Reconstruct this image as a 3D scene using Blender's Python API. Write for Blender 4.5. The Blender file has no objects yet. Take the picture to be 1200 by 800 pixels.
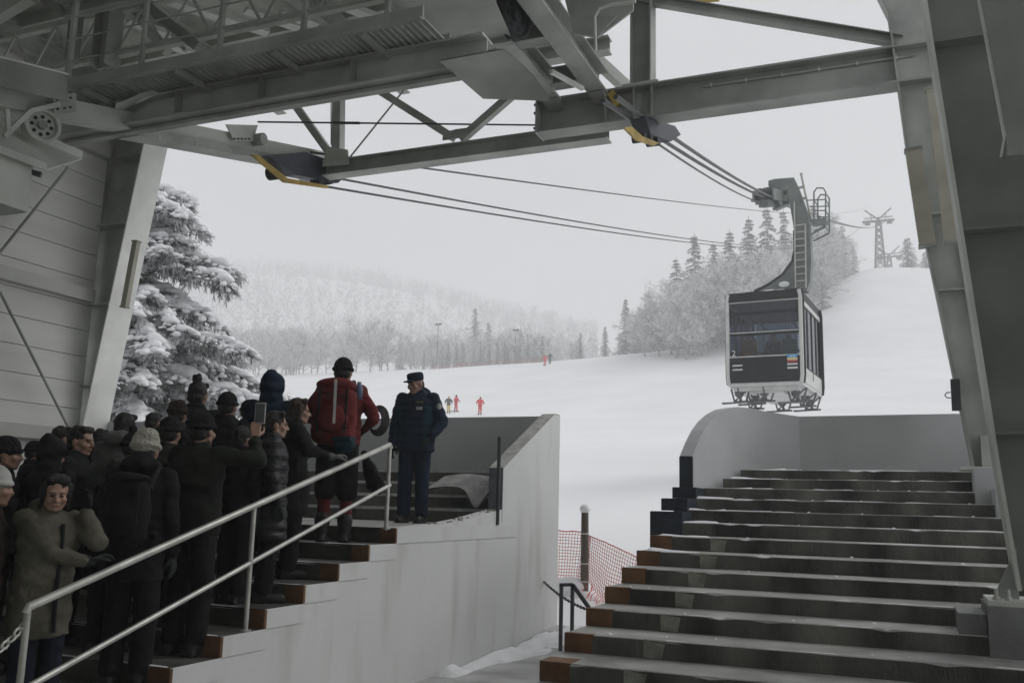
import bpy, bmesh, math, random
from math import radians as R, sin, cos, pi, tan, atan2, ceil, sqrt
from mathutils import Vector, Matrix, noise, Quaternion
V = Vector
random.seed(7)
scene = bpy.context.scene
COL = scene.collection

# ------------------------------------------------------------------ camera
F_PX, PITCH, ROLL, YAW = 1092.3, R(9.946), R(1.477), R(22.984)
_v = V((-sin(YAW) * cos(PITCH), cos(YAW) * cos(PITCH), sin(PITCH)))
_r0 = V((cos(YAW), sin(YAW), 0)); _u0 = _r0.cross(_v)
_r = cos(ROLL) * _r0 + sin(ROLL) * _u0
_u = cos(ROLL) * _u0 - sin(ROLL) * _r0
cam = bpy.data.cameras.new('camera'); cam_o = bpy.data.objects.new('camera', cam); COL.objects.link(cam_o)
cam.sensor_width = 36; cam.lens = 36 * F_PX / 1200; cam.clip_start = .05; cam.clip_end = 5000
m3 = Matrix((_r, _u, -_v)).transposed()
cam_o.matrix_world = m3.to_4x4()
scene.camera = cam_o

def ray(x, y): return _v + (x - 600) / F_PX * _r + (400 - y) / F_PX * _u
def PX(x, y, X): d = ray(x, y); return d * (X / d.x)
def PY(x, y, Y): d = ray(x, y); return d * (Y / d.y)
def PZ(x, y, z): d = ray(x, y); return d * (z / d.z)

# ------------------------------------------------------------------ materials
MATS = {}
def M(name, col, rough=.6, var=.2, scale=3., bump=0., bscale=30., metal=0., stretch=(1, 1, 1), col2=None, spec=.4, detail=5., lo=.35, hi=.65, trans=0., coat=0.):
    if name in MATS: return MATS[name]
    m = bpy.data.materials.new(name); m.use_nodes = True
    nt = m.node_tree; b = nt.nodes['Principled BSDF']
    b.inputs['Roughness'].default_value = rough; b.inputs['Metallic'].default_value = metal
    b.inputs['Specular IOR Level'].default_value = spec
    tc = nt.nodes.new('ShaderNodeTexCoord'); mp = nt.nodes.new('ShaderNodeMapping')
    mp.inputs['Scale'].default_value = stretch
    nt.links.new(tc.outputs['Object'], mp.inputs['Vector'])
    nz = nt.nodes.new('ShaderNodeTexNoise'); nz.inputs['Scale'].default_value = scale; nz.inputs['Detail'].default_value = detail
    nt.links.new(mp.outputs[0], nz.inputs['Vector'])
    rp = nt.nodes.new('ShaderNodeValToRGB')
    a = col2 if col2 else tuple(c * (1 - var) for c in col)
    c_ = col if col2 else tuple(min(1, c * (1 + var)) for c in col)
    rp.color_ramp.elements[0].color = (*a, 1); rp.color_ramp.elements[1].color = (*c_, 1)
    rp.color_ramp.elements[0].position = lo; rp.color_ramp.elements[1].position = hi
    nt.links.new(nz.outputs['Fac'], rp.inputs['Fac'])
    nt.links.new(rp.outputs['Color'], b.inputs['Base Color'])
    if bump:
        n2 = nt.nodes.new('ShaderNodeTexNoise'); n2.inputs['Scale'].default_value = bscale; n2.inputs['Detail'].default_value = 4
        nt.links.new(mp.outputs[0], n2.inputs['Vector'])
        bp = nt.nodes.new('ShaderNodeBump'); bp.inputs['Strength'].default_value = bump; bp.inputs['Distance'].default_value = .05
        nt.links.new(n2.outputs['Fac'], bp.inputs['Height']); nt.links.new(bp.outputs[0], b.inputs['Normal'])
    MATS[name] = m
    return m

steel = M('steel_paint', (.39, .405, .378), .5, .22, 1.6, .04, 25)
steel_dk = M('steel_paint_grimy', (.30, .315, .292), .55, .25, 1.3, .05, 25)
steel_lt = M('steel_paint_pale', (.55, .57, .52), .5, .15, 1.4, .04, 25)
steel_wh = M('steel_paint_white', (.82, .83, .80), .45, .1, 2., .03, 25)
galv = M('galvanised_tube', (.55, .55, .51), .38, .15, 6, .03, 60, metal=.35)
darkmetal = M('dark_metal', (.045, .05, .055), .5, .3, 5)
black = M('black_rubber', (.015, .016, .018), .6, .3, 6)
navy = M('navy_paint', (.018, .026, .04), .5, .35, 4, .2, 40)
yellow = M('yellow_paint', (.42, .29, .06), .55, .3, 4)
brown = M('brown_edge_paint', (.15, .075, .035), .7, .3, 5, .2, 40)
roofdeck = M('roof_deck', (.66, .675, .62), .7, .2, 1.2)
siding = M('siding_panel', (.66, .665, .635), .55, .08, .8, .03, 15, stretch=(.3, .3, 3))
snow = M('snow', (.85, .855, .865), .7, .035, .12, .5, 1.1, spec=.25)
snow_clump = M('snow_clump', (.84, .845, .86), .75, .05, 4, .4, 14, spec=.2)
rope_m = M('steel_rope', (.07, .072, .075), .45, .2, 20, metal=.4)
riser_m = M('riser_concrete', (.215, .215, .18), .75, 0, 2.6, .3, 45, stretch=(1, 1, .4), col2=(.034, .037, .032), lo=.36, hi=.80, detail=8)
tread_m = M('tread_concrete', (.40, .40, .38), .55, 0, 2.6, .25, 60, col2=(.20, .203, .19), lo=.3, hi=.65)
patch_m = M('patch_concrete', (.25, .25, .21), .8, .3, 9, .3, 50)
wallgrey = M('painted_concrete', (.47, .48, .485), .6, .12, .9, .06, 30)
postwood = M('weathered_post', (.12, .10, .08), .8, .3, 6, .3, 30, stretch=(1, 1, .2))
net_m = M('orange_net', (.62, .12, .085), .6, .15, 3)
lampbox = M('lamp_housing', (.40, .385, .32), .5, .15, 2)
skin = M('skin', (.33, .20, .145), .5, .12, 12)
hairm = M('black_hair', (.012, .011, .010), .5, .3, 40, .4, 160)
hairbr = M('brown_hair', (.035, .022, .015), .5, .3, 40, .4, 160)
eyem = M('eye', (.02, .018, .016), .2, .1, 5)
lipm = M('lips', (.30, .14, .11), .45, .1, 10)

def streak_wall():
    m = bpy.data.materials.new('stained_concrete'); m.use_nodes = True; nt = m.node_tree; b = nt.nodes['Principled BSDF']
    N = nt.nodes.new; L = nt.links.new
    tc = N('ShaderNodeTexCoord')
    def nz(sc, scale, det=6):
        mp = N('ShaderNodeMapping'); mp.inputs['Scale'].default_value = sc; L(tc.outputs['Object'], mp.inputs['Vector'])
        n = N('ShaderNodeTexNoise'); n.inputs['Scale'].default_value = scale; n.inputs['Detail'].default_value = det; L(mp.outputs[0], n.inputs['Vector']); return n
    a = nz((1, 1, .18), 3.0); c = nz((1, 1, 1), 1.1); d = nz((1, 1, 1), 14)
    r1 = N('ShaderNodeValToRGB'); r1.color_ramp.elements[0].color = (.615, .62, .615, 1); r1.color_ramp.elements[1].color = (.68, .685, .68, 1)
    r1.color_ramp.elements[0].position = .3; r1.color_ramp.elements[1].position = .7; L(c.outputs['Fac'], r1.inputs['Fac'])
    r2 = N('ShaderNodeValToRGB'); r2.color_ramp.elements[0].position = .54; r2.color_ramp.elements[1].position = .74; L(a.outputs['Fac'], r2.inputs['Fac'])
    mx = N('ShaderNodeMixRGB'); mx.blend_type = 'MIX'; L(r2.outputs[0], mx.inputs['Fac']); L(r1.outputs[0], mx.inputs[1]); mx.inputs[2].default_value = (.53, .53, .50, 1)
    r3 = N('ShaderNodeValToRGB'); r3.color_ramp.elements[0].position = .60; r3.color_ramp.elements[1].position = .75; L(d.outputs['Fac'], r3.inputs['Fac'])
    mul = N('ShaderNodeMath'); mul.operation = 'MULTIPLY'; mul.inputs[1].default_value = .45; L(r3.outputs[0], mul.inputs[0])
    m2 = N('ShaderNodeMixRGB'); L(mul.outputs[0], m2.inputs['Fac']); L(mx.outputs[0], m2.inputs[1]); m2.inputs[2].default_value = (.54, .54, .515, 1)
    L(m2.outputs[0], b.inputs['Base Color']); b.inputs['Roughness'].default_value = .7
    bp = N('ShaderNodeBump'); bp.inputs['Strength'].default_value = .15; L(d.outputs['Fac'], bp.inputs['Height']); L(bp.outputs[0], b.inputs['Normal'])
    return m
stained = streak_wall()

def glass_mat():
    m = bpy.data.materials.new('tinted_glass'); m.use_nodes = True; nt = m.node_tree
    for n in list(nt.nodes):
        if n.type == 'BSDF_PRINCIPLED': nt.nodes.remove(n)
    o = [n for n in nt.nodes if n.type == 'OUTPUT_MATERIAL'][0]
    t = nt.nodes.new('ShaderNodeBsdfTransparent'); t.inputs[0].default_value = (.56, .60, .66, 1)
    g = nt.nodes.new('ShaderNodeBsdfGlossy'); g.inputs['Roughness'].default_value = .04; g.inputs[0].default_value = (.8, .82, .85, 1)
    f = nt.nodes.new('ShaderNodeFresnel'); f.inputs[0].default_value = 1.5
    mx = nt.nodes.new('ShaderNodeMixShader'); nt.links.new(f.outputs[0], mx.inputs[0]); nt.links.new(t.outputs[0], mx.inputs[1]); nt.links.new(g.outputs[0], mx.inputs[2])
    nt.links.new(mx.outputs[0], o.inputs['Surface'])
    return m
glass = glass_mat()

# ------------------------------------------------------------------ mesh builder
class MB:
    def __init__(s): s.v = []; s.f = []; s.m = []; s.s = []
    def add(s, vs, fs, mi=0, sm=False):
        o = len(s.v); s.v += [V(p) for p in vs]
        for f in fs: s.f.append([i + o for i in f]); s.m.append(mi); s.s.append(sm)
    def box(s, x0, x1, y0, y1, z0, z1, mi=0):
        vs = [(x, y, z) for z in (z0, z1) for y in (y0, y1) for x in (x0, x1)]
        s.add(vs, [(0, 2, 3, 1), (4, 5, 7, 6), (0, 1, 5, 4), (2, 6, 7, 3), (0, 4, 6, 2), (1, 3, 7, 5)], mi)
    def frame(s, p, q, up=(0, 0, 1)):
        p = V(p); q = V(q); d = (q - p).normalized(); up = V(up)
        if abs(d.dot(up)) > .98: up = V((0, 1, 0)) if abs(d.y) < .9 else V((1, 0, 0))
        x = d.cross(up).normalized(); y = x.cross(d).normalized()
        return p, q, x, y
    def sect(s, p, q, poly, up=(0, 0, 1), mi=0, sm=False):
        p, q, x, y = s.frame(p, q, up); n = len(poly)
        vs = [p + a * x + b * y for a, b in poly] + [q + a * x + b * y for a, b in poly]
        fs = [(i, (i + 1) % n, n + (i + 1) % n, n + i) for i in range(n)]
        o = len(s.v)
        s.add(vs, fs, mi, sm); s.add([vs[i] for i in range(n)], [tuple(reversed(range(n)))], mi); s.add([vs[n + i] for i in range(n)], [tuple(range(n))], mi)
    def bar(s, p, q, w, h, up=(0, 0, 1), mi=0):
        s.sect(p, q, [(-w / 2, -h / 2), (w / 2, -h / 2), (w / 2, h / 2), (-w / 2, h / 2)], up, mi)
    def ibeam(s, p, q, H, B, tw=.014, tf=.022, up=(0, 0, 1), mi=0):
        h, b, t = H / 2, B / 2, tw / 2
        s.bar_list(p, q, up, [(-b, b, -h, -h + tf), (-b, b, h - tf, h), (-t, t, -h + tf, h - tf)], mi)
    def bar_list(s, p, q, up, rects, mi=0):
        for a, b, c, d in rects: s.sect(p, q, [(a, c), (b, c), (b, d), (a, d)], up, mi)
    def tube(s, pts, r, n=8, mi=0, sm=True, closed=False):
        pts = [V(p) for p in pts]; rs = r if isinstance(r, (list, tuple)) else [r] * len(pts)
        rings = []; N = len(pts); prev = None
        for i, p in enumerate(pts):
            d = (pts[(i + 1) % N] - pts[i - 1]) if closed else (pts[min(i + 1, N - 1)] - pts[max(i - 1, 0)])
            d.normalize()
            if prev is None:
                a = V((0, 0, 1)) if abs(d.z) < .9 else V((1, 0, 0)); x = d.cross(a).normalized()
            else:
                x = (prev - d * prev.dot(d)).normalized()
            prev = x; y = d.cross(x)
            rings.append([p + rs[i] * (cos(2 * pi * k / n) * x + sin(2 * pi * k / n) * y) for k in range(n)])
        vs = [q for g in rings for q in g]; fs = []
        for i in range(N if closed else N - 1):
            j = (i + 1) % N
            fs += [(i * n + k, i * n + (k + 1) % n, j * n + (k + 1) % n, j * n + k) for k in range(n)]
        s.add(vs, fs, mi, sm)
        if not closed:
            s.add(rings[0], [tuple(reversed(range(n)))], mi); s.add(rings[-1], [tuple(range(n))], mi)
    def prism(s, poly, ext, mi=0):
        n = len(poly); ext = V(ext); vs = [V(p) for p in poly] + [V(p) + ext for p in poly]
        s.add(vs, [tuple(reversed(range(n))), tuple(range(n, 2 * n))] + [(i, (i + 1) % n, n + (i + 1) % n, n + i) for i in range(n)], mi)
    def ball(s, c, r, mi=0, nu=12, nv=8, sm=True):
        c = V(c); r = (r, r, r) if not isinstance(r, (tuple, list, Vector)) else r
        vs = [c + V((0, 0, r[2]))]
        for i in range(1, nv):
            t = pi * i / nv
            vs += [c + V((r[0] * sin(t) * cos(2 * pi * k / nu), r[1] * sin(t) * sin(2 * pi * k / nu), r[2] * cos(t))) for k in range(nu)]
        vs.append(c - V((0, 0, r[2]))); fs = []
        for k in range(nu): fs.append((0, 1 + k, 1 + (k + 1) % nu))
        for i in range(nv - 2):
            a = 1 + i * nu; b = a + nu
            fs += [(a + k, b + k, b + (k + 1) % nu, a + (k + 1) % nu) for k in range(nu)]
        a = 1 + (nv - 2) * nu; l = len(vs) - 1
        fs += [(a + k, l, a + (k + 1) % nu) for k in range(nu)]
        s.add(vs, fs, mi, sm)
    def loft(s, rings, mi=0, n=20, sm=True):
        # rings: (x, y, z, rx, ry)
        vs = []
        for x, y, z, rx, ry in rings:
            vs += [V((x + rx * cos(2 * pi * k / n), y + ry * sin(2 * pi * k / n), z)) for k in range(n)]
        fs = []
        for i in range(len(rings) - 1):
            fs += [(i * n + k, i * n + (k + 1) % n, (i + 1) * n + (k + 1) % n, (i + 1) * n + k) for k in range(n)]
        fs.append(tuple(reversed(range(n)))); fs.append(tuple((len(rings) - 1) * n + k for k in range(n)))
        s.add(vs, fs, mi, sm)
    def caps(s, a, b, ra, rb, mi=0, n=12):
        a = V(a); b = V(b); d = b - a; L = d.length
        if L < 1e-5: s.ball(a, max(ra, rb), mi, n, 8); return
        d /= L
        pts = []; rs = []
        for t in (90, 60, 30): pts.append(a - d * ra * sin(R(t))); rs.append(max(ra * cos(R(t)), 1e-4))
        for t in (0, .5, 1): pts.append(a + d * L * t); rs.append(ra + (rb - ra) * t)
        for t in (30, 60, 90): pts.append(b + d * rb * sin(R(t))); rs.append(max(rb * cos(R(t)), 1e-4))
        s.tube(pts, rs, n, mi)
    def xform(s, fn, start=0):
        for i in range(start, len(s.v)): s.v[i] = fn(s.v[i])
    def mesh(s, name, mats, base=V((0, 0, 0))):
        me = bpy.data.meshes.new(name)
        me.from_pydata([p - base for p in s.v], [], s.f)
        for m in (mats if isinstance(mats, (list, tuple)) else [mats]): me.materials.append(m)
        me.polygons.foreach_set('material_index', s.m); me.polygons.foreach_set('use_smooth', s.s)
        me.update()
        return me

def link(name, me, parent=None, loc=(0, 0, 0)):
    o = bpy.data.objects.new(name, me); COL.objects.link(o); o.location = loc
    if parent is not None: o.parent = parent
    return o

def tagit(o, label=None, cat=None, group=None, kind=None):
    if label: o['label'] = label
    if cat: o['category'] = cat
    if group: o['group'] = group
    if kind: o['kind'] = kind
    return o

class Thing:
    def __init__(s, name, label, cat, base=(0, 0, 0), group=None, rot=None):
        s.base = V(base); s.o = bpy.data.objects.new(name, None); COL.objects.link(s.o); s.o.location = s.base
        s.o.empty_display_size = .2
        tagit(s.o, label, cat, group, 'thing')
        s.local = rot is not None
        if rot is not None: s.o.rotation_euler = rot
    def part(s, name, mb, mats, parent=None, label=None):
        me = mb.mesh(name, mats, V((0, 0, 0)) if s.local else s.base) if isinstance(mb, MB) else mb
        o = link(name, me, parent or s.o)
        if name in ('snow_load', 'debris', 'roof_snow', 'loose_hem', 'needles'): o['kind'] = 'stuff'
        if label: o['label'] = label
        return o

def solo(name, mb, mats, label, cat, base=None, group=None):
    base = V(base) if base is not None else V((sum(p.x for p in mb.v) / len(mb.v), sum(p.y for p in mb.v) / len(mb.v), min(p.z for p in mb.v)))
    o = link(name, mb.mesh(name, mats, base), None, base)
    return tagit(o, label, cat, group, 'thing')

def struct(name, mb, mats):
    o = link(name, mb.mesh(name, mats)); o['kind'] = 'structure'; return o

def dup(root, loc, rotz=0, sc=1, label=None, group=None):
    r = root.copy(); COL.objects.link(r); r.location = loc; r.rotation_euler = (0, 0, rotz)
    r.scale = (sc, sc, sc) if not isinstance(sc, tuple) else sc
    if label: r['label'] = label
    if group: r['group'] = group
    for ch in list(root.children):
        c = ch.copy(); COL.objects.link(c); c.parent = r
        for g in list(ch.children):
            d = g.copy(); COL.objects.link(d); d.parent = c
    return r

def organic(mb, voxel, smooth=4, fac=.5):
    me = mb.mesh('tmp', [])
    o = bpy.data.objects.new('tmp', me); COL.objects.link(o)
    a = o.modifiers.new('r', 'REMESH'); a.mode = 'VOXEL'; a.voxel_size = voxel; a.use_smooth_shade = True
    if smooth:
        b = o.modifiers.new('s', 'SMOOTH'); b.iterations = smooth; b.factor = fac
    dg = bpy.context.evaluated_depsgraph_get(); dg.update()
    res = bpy.data.meshes.new_from_object(o.evaluated_get(dg))
    bpy.data.objects.remove(o); bpy.data.meshes.remove(me)
    for p in res.polygons: p.use_smooth = True
    res.materials.clear()
    return res

def disp(me, fn):
    ns = [v.normal.copy() for v in me.vertices]
    for v, n in zip(me.vertices, ns): v.co = v.co + n * fn(v.co)
    me.update()

# ------------------------------------------------------------------ terrain
TY = [-60, 11, 12.5, 14, 20, 40, 60, 85, 120, 150, 190, 230, 300, 420, 620]
TX = [-460, -270, -180, -110, -60, -40, -25, -12, -4, 10, 40, 280]
prof = {
 -460: [-1.8, -1.8, -1.5, -1.3, -.6, 2.2, 5.0, 8.5, 16, 30, 46, 66, 92, 140, 150],
 -270: [-1.8, -1.8, -1.5, -1.3, -.6, 2.2, 5.0, 8.5, 16, 27, 40, 54, 76, 116, 132],
 -180: [-1.8, -1.8, -1.5, -1.3, -.6, 2.2, 5.0, 8.5, 16, 24.5, 33, 42, 58, 90, 104],
 -110: [-1.8, -1.8, -1.5, -1.3, -.6, 2.2, 5.0, 8.6, 16.5, 24, 30, 37, 48, 72, 84],
 -60: [-1.8, -1.8, -1.5, -1.3, -.6, 2.2, 5.0, 8.7, 17, 24.6, 29, 34, 42, 56, 66],
 -40: [-1.8, -1.8, -1.5, -1.3, -.6, 2.2, 5.0, 8.9, 17.5, 25.6, 29, 33, 42, 50, 55],
 -25: [-1.8, -1.8, -1.5, -1.3, -.6, 2.2, 5.0, 9.1, 17.8, 27.0, 35, 38, 42, 48, 52],
 -12: [-1.8, -1.8, -1.5, -1.3, -.5, 2.3, 5.1, 9.4, 18, 29.0, 44, 47, 48, 50, 52],
 -4: [-1.8, -1.8, -1.5, -1.25, -.4, 2.4, 5.2, 9.6, 18.5, 30, 46.8, 48, 48, 48, 50],
 10: [-1.8, -1.8, -1.5, -1.25, -.4, 2.4, 5.2, 9.8, 18.5, 30, 45.2, 46, 46, 46, 48],
 40: [-1.8, -1.8, -1.5, -1.25, -.4, 2.4, 5.2, 9.8, 18, 28, 40, 42, 44, 46, 48],
 280: [-1.8, -1.8, -1.5, -1.25, -.4, 2.4, 5.2, 9.8, 18, 28, 38, 40, 44, 46, 48]}
def _seg(a, x):
    if x <= a[0]: return 0, 0.
    for i in range(len(a) - 1):
        if x <= a[i + 1]: return i, (x - a[i]) / (a[i + 1] - a[i])
    return len(a) - 2, 1.
def _herm(xs, ys, x):
    i, t = _seg(xs, x)
    def sl(k):
        if k == 0: return (ys[1] - ys[0]) / (xs[1] - xs[0])
        if k == len(xs) - 1: return (ys[-1] - ys[-2]) / (xs[-1] - xs[-2])
        a = (ys[k] - ys[k - 1]) / (xs[k] - xs[k - 1]); b = (ys[k + 1] - ys[k]) / (xs[k + 1] - xs[k])
        return 0 if a * b <= 0 else 2 * a * b / (a + b)
    h = xs[i + 1] - xs[i]; t2, t3 = t * t, t * t * t
    return (2 * t3 - 3 * t2 + 1) * ys[i] + (t3 - 2 * t2 + t) * h * sl(i) + (-2 * t3 + 3 * t2) * ys[i + 1] + (t3 - t2) * h * sl(i + 1)
def ground(x, y):
    z = _herm(TX, [_herm(TY, prof[k], y) for k in TX], x)
    if y > 12: z += min(1, (y - 12) / 20) * (.25 * noise.noise(V((x * .05, y * .05, 0))) + .06 * noise.noise(V((x * .3, y * .3, 3))))
    return z
def axis(pts):
    out = []
    for a, b, n in pts: out += [a + (b - a) * i / n for i in range(n)]
    return out + [pts[-1][1]]
gx = axis([(-455, -120, 50), (-120, -30, 60), (-30, 10, 66), (10, 60, 25), (60, 275, 20)])
gy = axis([(-55, 9, 5), (9, 30, 46), (30, 100, 70), (100, 210, 90), (210, 610, 50)])
mb = MB(); nx = len(gx)
mb.add([(x, y, ground(x, y)) for y in gy for x in gx], [(j * nx + i, j * nx + i + 1, (j + 1) * nx + i + 1, (j + 1) * nx + i) for j in range(len(gy) - 1) for i in range(nx - 1)], 0, True)
struct('snow_slope', mb, snow)

# ------------------------------------------------------------------ concourse floor, walkway
XR0 = -2.27                                    # left edge of the right flight
XL1 = -4.2                                     # right face of the left platform wall
floor_m = M('concourse_concrete', (.36, .36, .34), .65, .3, 1.5, .15, 40)
walk_m = M('walkway_slush', (.55, .555, .55), .6, 0, 1.3, .5, 8, col2=(.26, .262, .25), lo=.35, hi=.6)
mb = MB(); mb.box(-12.2, 4.5, -9, 3.0, -1.75, -1.6); struct('station_floor', mb, floor_m)
mb = MB()
n = 30; m_ = 40
xs = [XL1 + .002 + (XR0 - XL1 + .1) * i / n for i in range(n + 1)]; ys = [3.0 + 8.6 * j / m_ for j in range(m_ + 1)]
mb.add([(x, y, -1.6 + .012 * noise.noise(V((x * 2, y * 2, 0))) + max(0, (y - 9.5)) * .055) for y in ys for x in xs],
       [(j * (n + 1) + i, j * (n + 1) + i + 1, (j + 1) * (n + 1) + i + 1, (j + 1) * (n + 1) + i) for j in range(m_) for i in range(n)], 0, True)
struct('walkway', mb, walk_m)

def lump_strip(mb, pts, w, h, n=60, seed=0, mi=0):
    """an irregular ridge of snow lying along a polyline"""
    rng = random.Random(seed); pts = [V(p) for p in pts]
    L = [0]
    for a, b in zip(pts, pts[1:]): L.append(L[-1] + (b - a).length)
    rows = []
    for i in range(n + 1):
        s = L[-1] * i / n
        k = max(j for j in range(len(L) - 1) if L[j] <= s + 1e-9); t = (s - L[k]) / max(1e-6, L[k + 1] - L[k])
        p = pts[k].lerp(pts[k + 1], min(t, 1)); d = (pts[k + 1] - pts[k]).normalized(); x = d.cross(V((0, 0, 1))).normalized()
        hh = h * max(.12, .55 + .9 * noise.noise(p * 3.1 + V((seed, 0, 0)))) * (1 if 0 < i < n else .05)
        ww = w * (.8 + .4 * noise.noise(p * 2.3 + V((0, seed, 0))))
        rows.append([p - x * ww / 2 - V((0, 0, .01)), p - x * ww * .3 + V((0, 0, hh * .7)), p + V((0, 0, hh)), p + x * ww * .3 + V((0, 0, hh * .6)), p + x * ww / 2 - V((0, 0, .01))])
    mb.add([q for r in rows for q in r], [(i * 5 + k, i * 5 + k + 1, (i + 1) * 5 + k + 1, (i + 1) * 5 + k) for i in range(n) for k in range(4)], mi, True)
mb = MB()
lump_strip(mb, [(-4.08, 8.2, -1.605), (-4.05, 9.5, -1.6), (-3.9, 10.6, -1.55), (-3.85, 11.2, -1.5)], .34, .12, 70, 3)
rng = random.Random(5)
lump_strip(mb, [(-4.0, 9.2, -1.6), (-3.75, 10.3, -1.57), (-3.7, 11.3, -1.51)], .35, .08, 60, 9)
lump_strip(mb, [(-4.0, 10.4, -1.57), (-3.8, 11.4, -1.5)], .4, .16, 50, 4)
solo('snow_pile', mb, snow_clump, 'lumpy heap of snow along the foot of the grey platform wall', 'snow pile')

# ------------------------------------------------------------------ right flight of steps
T = Thing('concrete_staircase', 'wide dark concrete staircase with snowy treads and brown painted left edges, under the cable car', 'staircase', (-.8, 8, -1.6))
YS = lambda i: 5.97 + .478 * i
ZS = lambda i: -1.0 + .125 * i
XRE = 2.6
for i in range(-4, 13):
    mb = MB(); y0, z1 = YS(i), ZS(i); y1 = YS(i + 1) + .02 if i < 12 else 12.45
    x0 = XR0 + (.0 if i < 10 else .13 * (i - 9))
    zb = z1 - .126 if i > -4 else -1.62
    o = len(mb.f)
    nn = 44
    # rounded, slightly chipped nosing: a profile swept along x
    rngs = random.Random(i + 40); rows = []
    for k in range(nn + 1):
        x = x0 + (XRE - x0) * k / nn
        c = .006 + .004 * max(0, noise.noise(V((x * 3, i * 5.1, 0)))) + (.012 if rngs.random() < .05 else 0)
        rows.append([(x, y0, zb), (x, y0 + .002 * noise.noise(V((x * 2, i, 1))), z1 - c), (x, y0 + c, z1), (x, y1, z1)])
    mb.add([p for r_ in rows for p in r_], [], 0)
    for k in range(nn):
        for j in range(3):
            mb.f.append([k * 4 + j, (k + 1) * 4 + j, (k + 1) * 4 + j + 1, k * 4 + j + 1]); mb.m.append(0 if j == 0 else 1); mb.s.append(False)
    mb.add([(x0, y0, zb), (x0, y1, zb), (x0, y1, z1), (x0, y0, z1)], [(0, 3, 2, 1)], 2)
    mb.add([(XRE, y0, zb), (XRE, y1, zb), (XRE, y1, z1), (XRE, y0, z1)], [(0, 1, 2, 3)], 2)
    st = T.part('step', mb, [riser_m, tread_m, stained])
    if i <= 6:
        e = MB(); e.box(x0 - .004, x0 + .2, y0 - .006, y0 + .16, zb + .004, z1 - .008)
        e.box(x0 - .004, x0 + .21, y0 - .008, y0 + (.2 if i < 1 else .05), z1 - .006, z1 + .003)
        T.part('painted_edge', e, brown, st)
    if -3 <= i <= 6:
        e = MB(); w = .075; cx = -1.63 + .02 * noise.noise(V((i, 0, 0)))
        e.add([(cx - w, y0 - .005, zb + .006), (cx + w * .7, y0 - .005, zb + .004), (cx + w, y0 - .005, z1 - .02), (cx - w, y0 - .005, z1 - .006)], [(0, 1, 2, 3)], 0)
        e.add([(cx - w, y0 - .005, z1 - .006), (cx + w, y0 - .005, z1 - .006), (cx + w, y0 + .01, z1 + .002), (cx - w, y0 + .01, z1 + .002)], [(0, 1, 2, 3)], 0)
        T.part('concrete_patch', e, patch_m, st)
    if i > 0:
        e = MB(); rg = random.Random(100 + i)
        for k in range(7 if i > 5 else 4):
            xa = rg.uniform(x0 + .1, .5); l = rg.uniform(.1, .7)
            lump_strip(e, [(xa, y0 + .02, z1 - .003), (xa + l, y0 + .02, z1 - .003)], .04, .012 if i > 5 else .008, max(4, int(l * 20)), i * 9 + k)
        if i > 4:
            lump_strip(e, [(x0 + .05, y0 + .12, z1 - .004), (x0 + .55, y0 + .1, z1 - .004)], .2, .035, 14, i)
        for k in range(5):
            r = rg.uniform(.005, .014); e.ball((rg.uniform(x0 + .1, .6), y0 + rg.uniform(.03, .4), z1), (r * 1.3, r * 1.3, r), 0, 6, 4)
        T.part('snow_crust', e, snow_clump, st)
mb = MB(); mb.prism([(XR0 + .006, 4.1, -1.7), (XR0 + .006, 12.6, -1.7), (XR0 + .006, 12.6, .3), (XR0 + .006, YS(9), ZS(8)), (XR0 + .006, 4.6, -1.5)], (.2, 0, 0))
T.part('side_wall', mb, stained)
for k, (pa, pb, Yp) in enumerate((((762, 599), (800, 628), 9.32), ((775, 584), (806, 598.5), 9.8), ((788, 571), (816, 584), 10.28))):
    a = PY(*pa, Yp); b = PY(*pb, Yp)
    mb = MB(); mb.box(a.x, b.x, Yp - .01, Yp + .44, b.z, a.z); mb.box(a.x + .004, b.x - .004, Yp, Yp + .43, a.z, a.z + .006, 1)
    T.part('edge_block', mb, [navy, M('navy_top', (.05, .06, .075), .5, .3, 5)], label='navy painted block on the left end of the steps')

# curved parapet at the head of the right flight
plan = [(-2.24, 10.62, .60), (-2.22, 10.8, .76), (-2.19, 11.0, .92), (-2.15, 11.2, 1.05), (-2.10, 11.4, 1.15), (-2.03, 11.62, 1.235), (-1.93, 11.85, 1.285), (-1.80, 12.05, 1.29), (-1.62, 12.22, 1.26), (-1.42, 12.34, 1.235), (-1.23, 12.42, 1.21)]
mb = MB(); th = .15
def wall_strip(mb, pl, zb, th, side=1, mi=0):
    rows = []
    for i, (x, y, z) in enumerate(pl):
        a = V(pl[max(i - 1, 0)][:2]); b = V(pl[min(i + 1, len(pl) - 1)][:2]); d = (b - a).normalized(); n_ = V((-d.y, d.x)) * side
        zb_ = zb(i) if callable(zb) else zb
        rows.append([(x, y, zb_), (x, y, z), (x + n_.x * th, y + n_.y * th, z + .003), (x + n_.x * th, y + n_.y * th, zb_)])
    vs = [p for r_ in rows for p in r_]; m = len(rows)
    for k in range(3):
        mb.add(vs, [(i * 4 + k, (i + 1) * 4 + k, (i + 1) * 4 + k + 1, i * 4 + k + 1) for i in range(m - 1)], mi, k != 1)
    mb.add(rows[0], [(0, 1, 2, 3)], 1); mb.add(rows[-1], [(3, 2, 1, 0)], mi)
wall_strip(mb, plan, -1.7, th, 1)
Tw = Thing('parapet_wall', 'grey parapet wall rounding the left corner at the top of the wide steps', 'wall', (-1.6, 12, .5))
Tw.part('wall_panel', mb, [wallgrey, navy])
mb = MB()
wall_strip(mb, [(-1.26, 12.414, 1.212), (1.2, 12.42, 1.225), (4.5, 12.42, 1.225)], -1.7, th, 1)
Tw.part('wall_panel', mb, [wallgrey, wallgrey])
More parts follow.
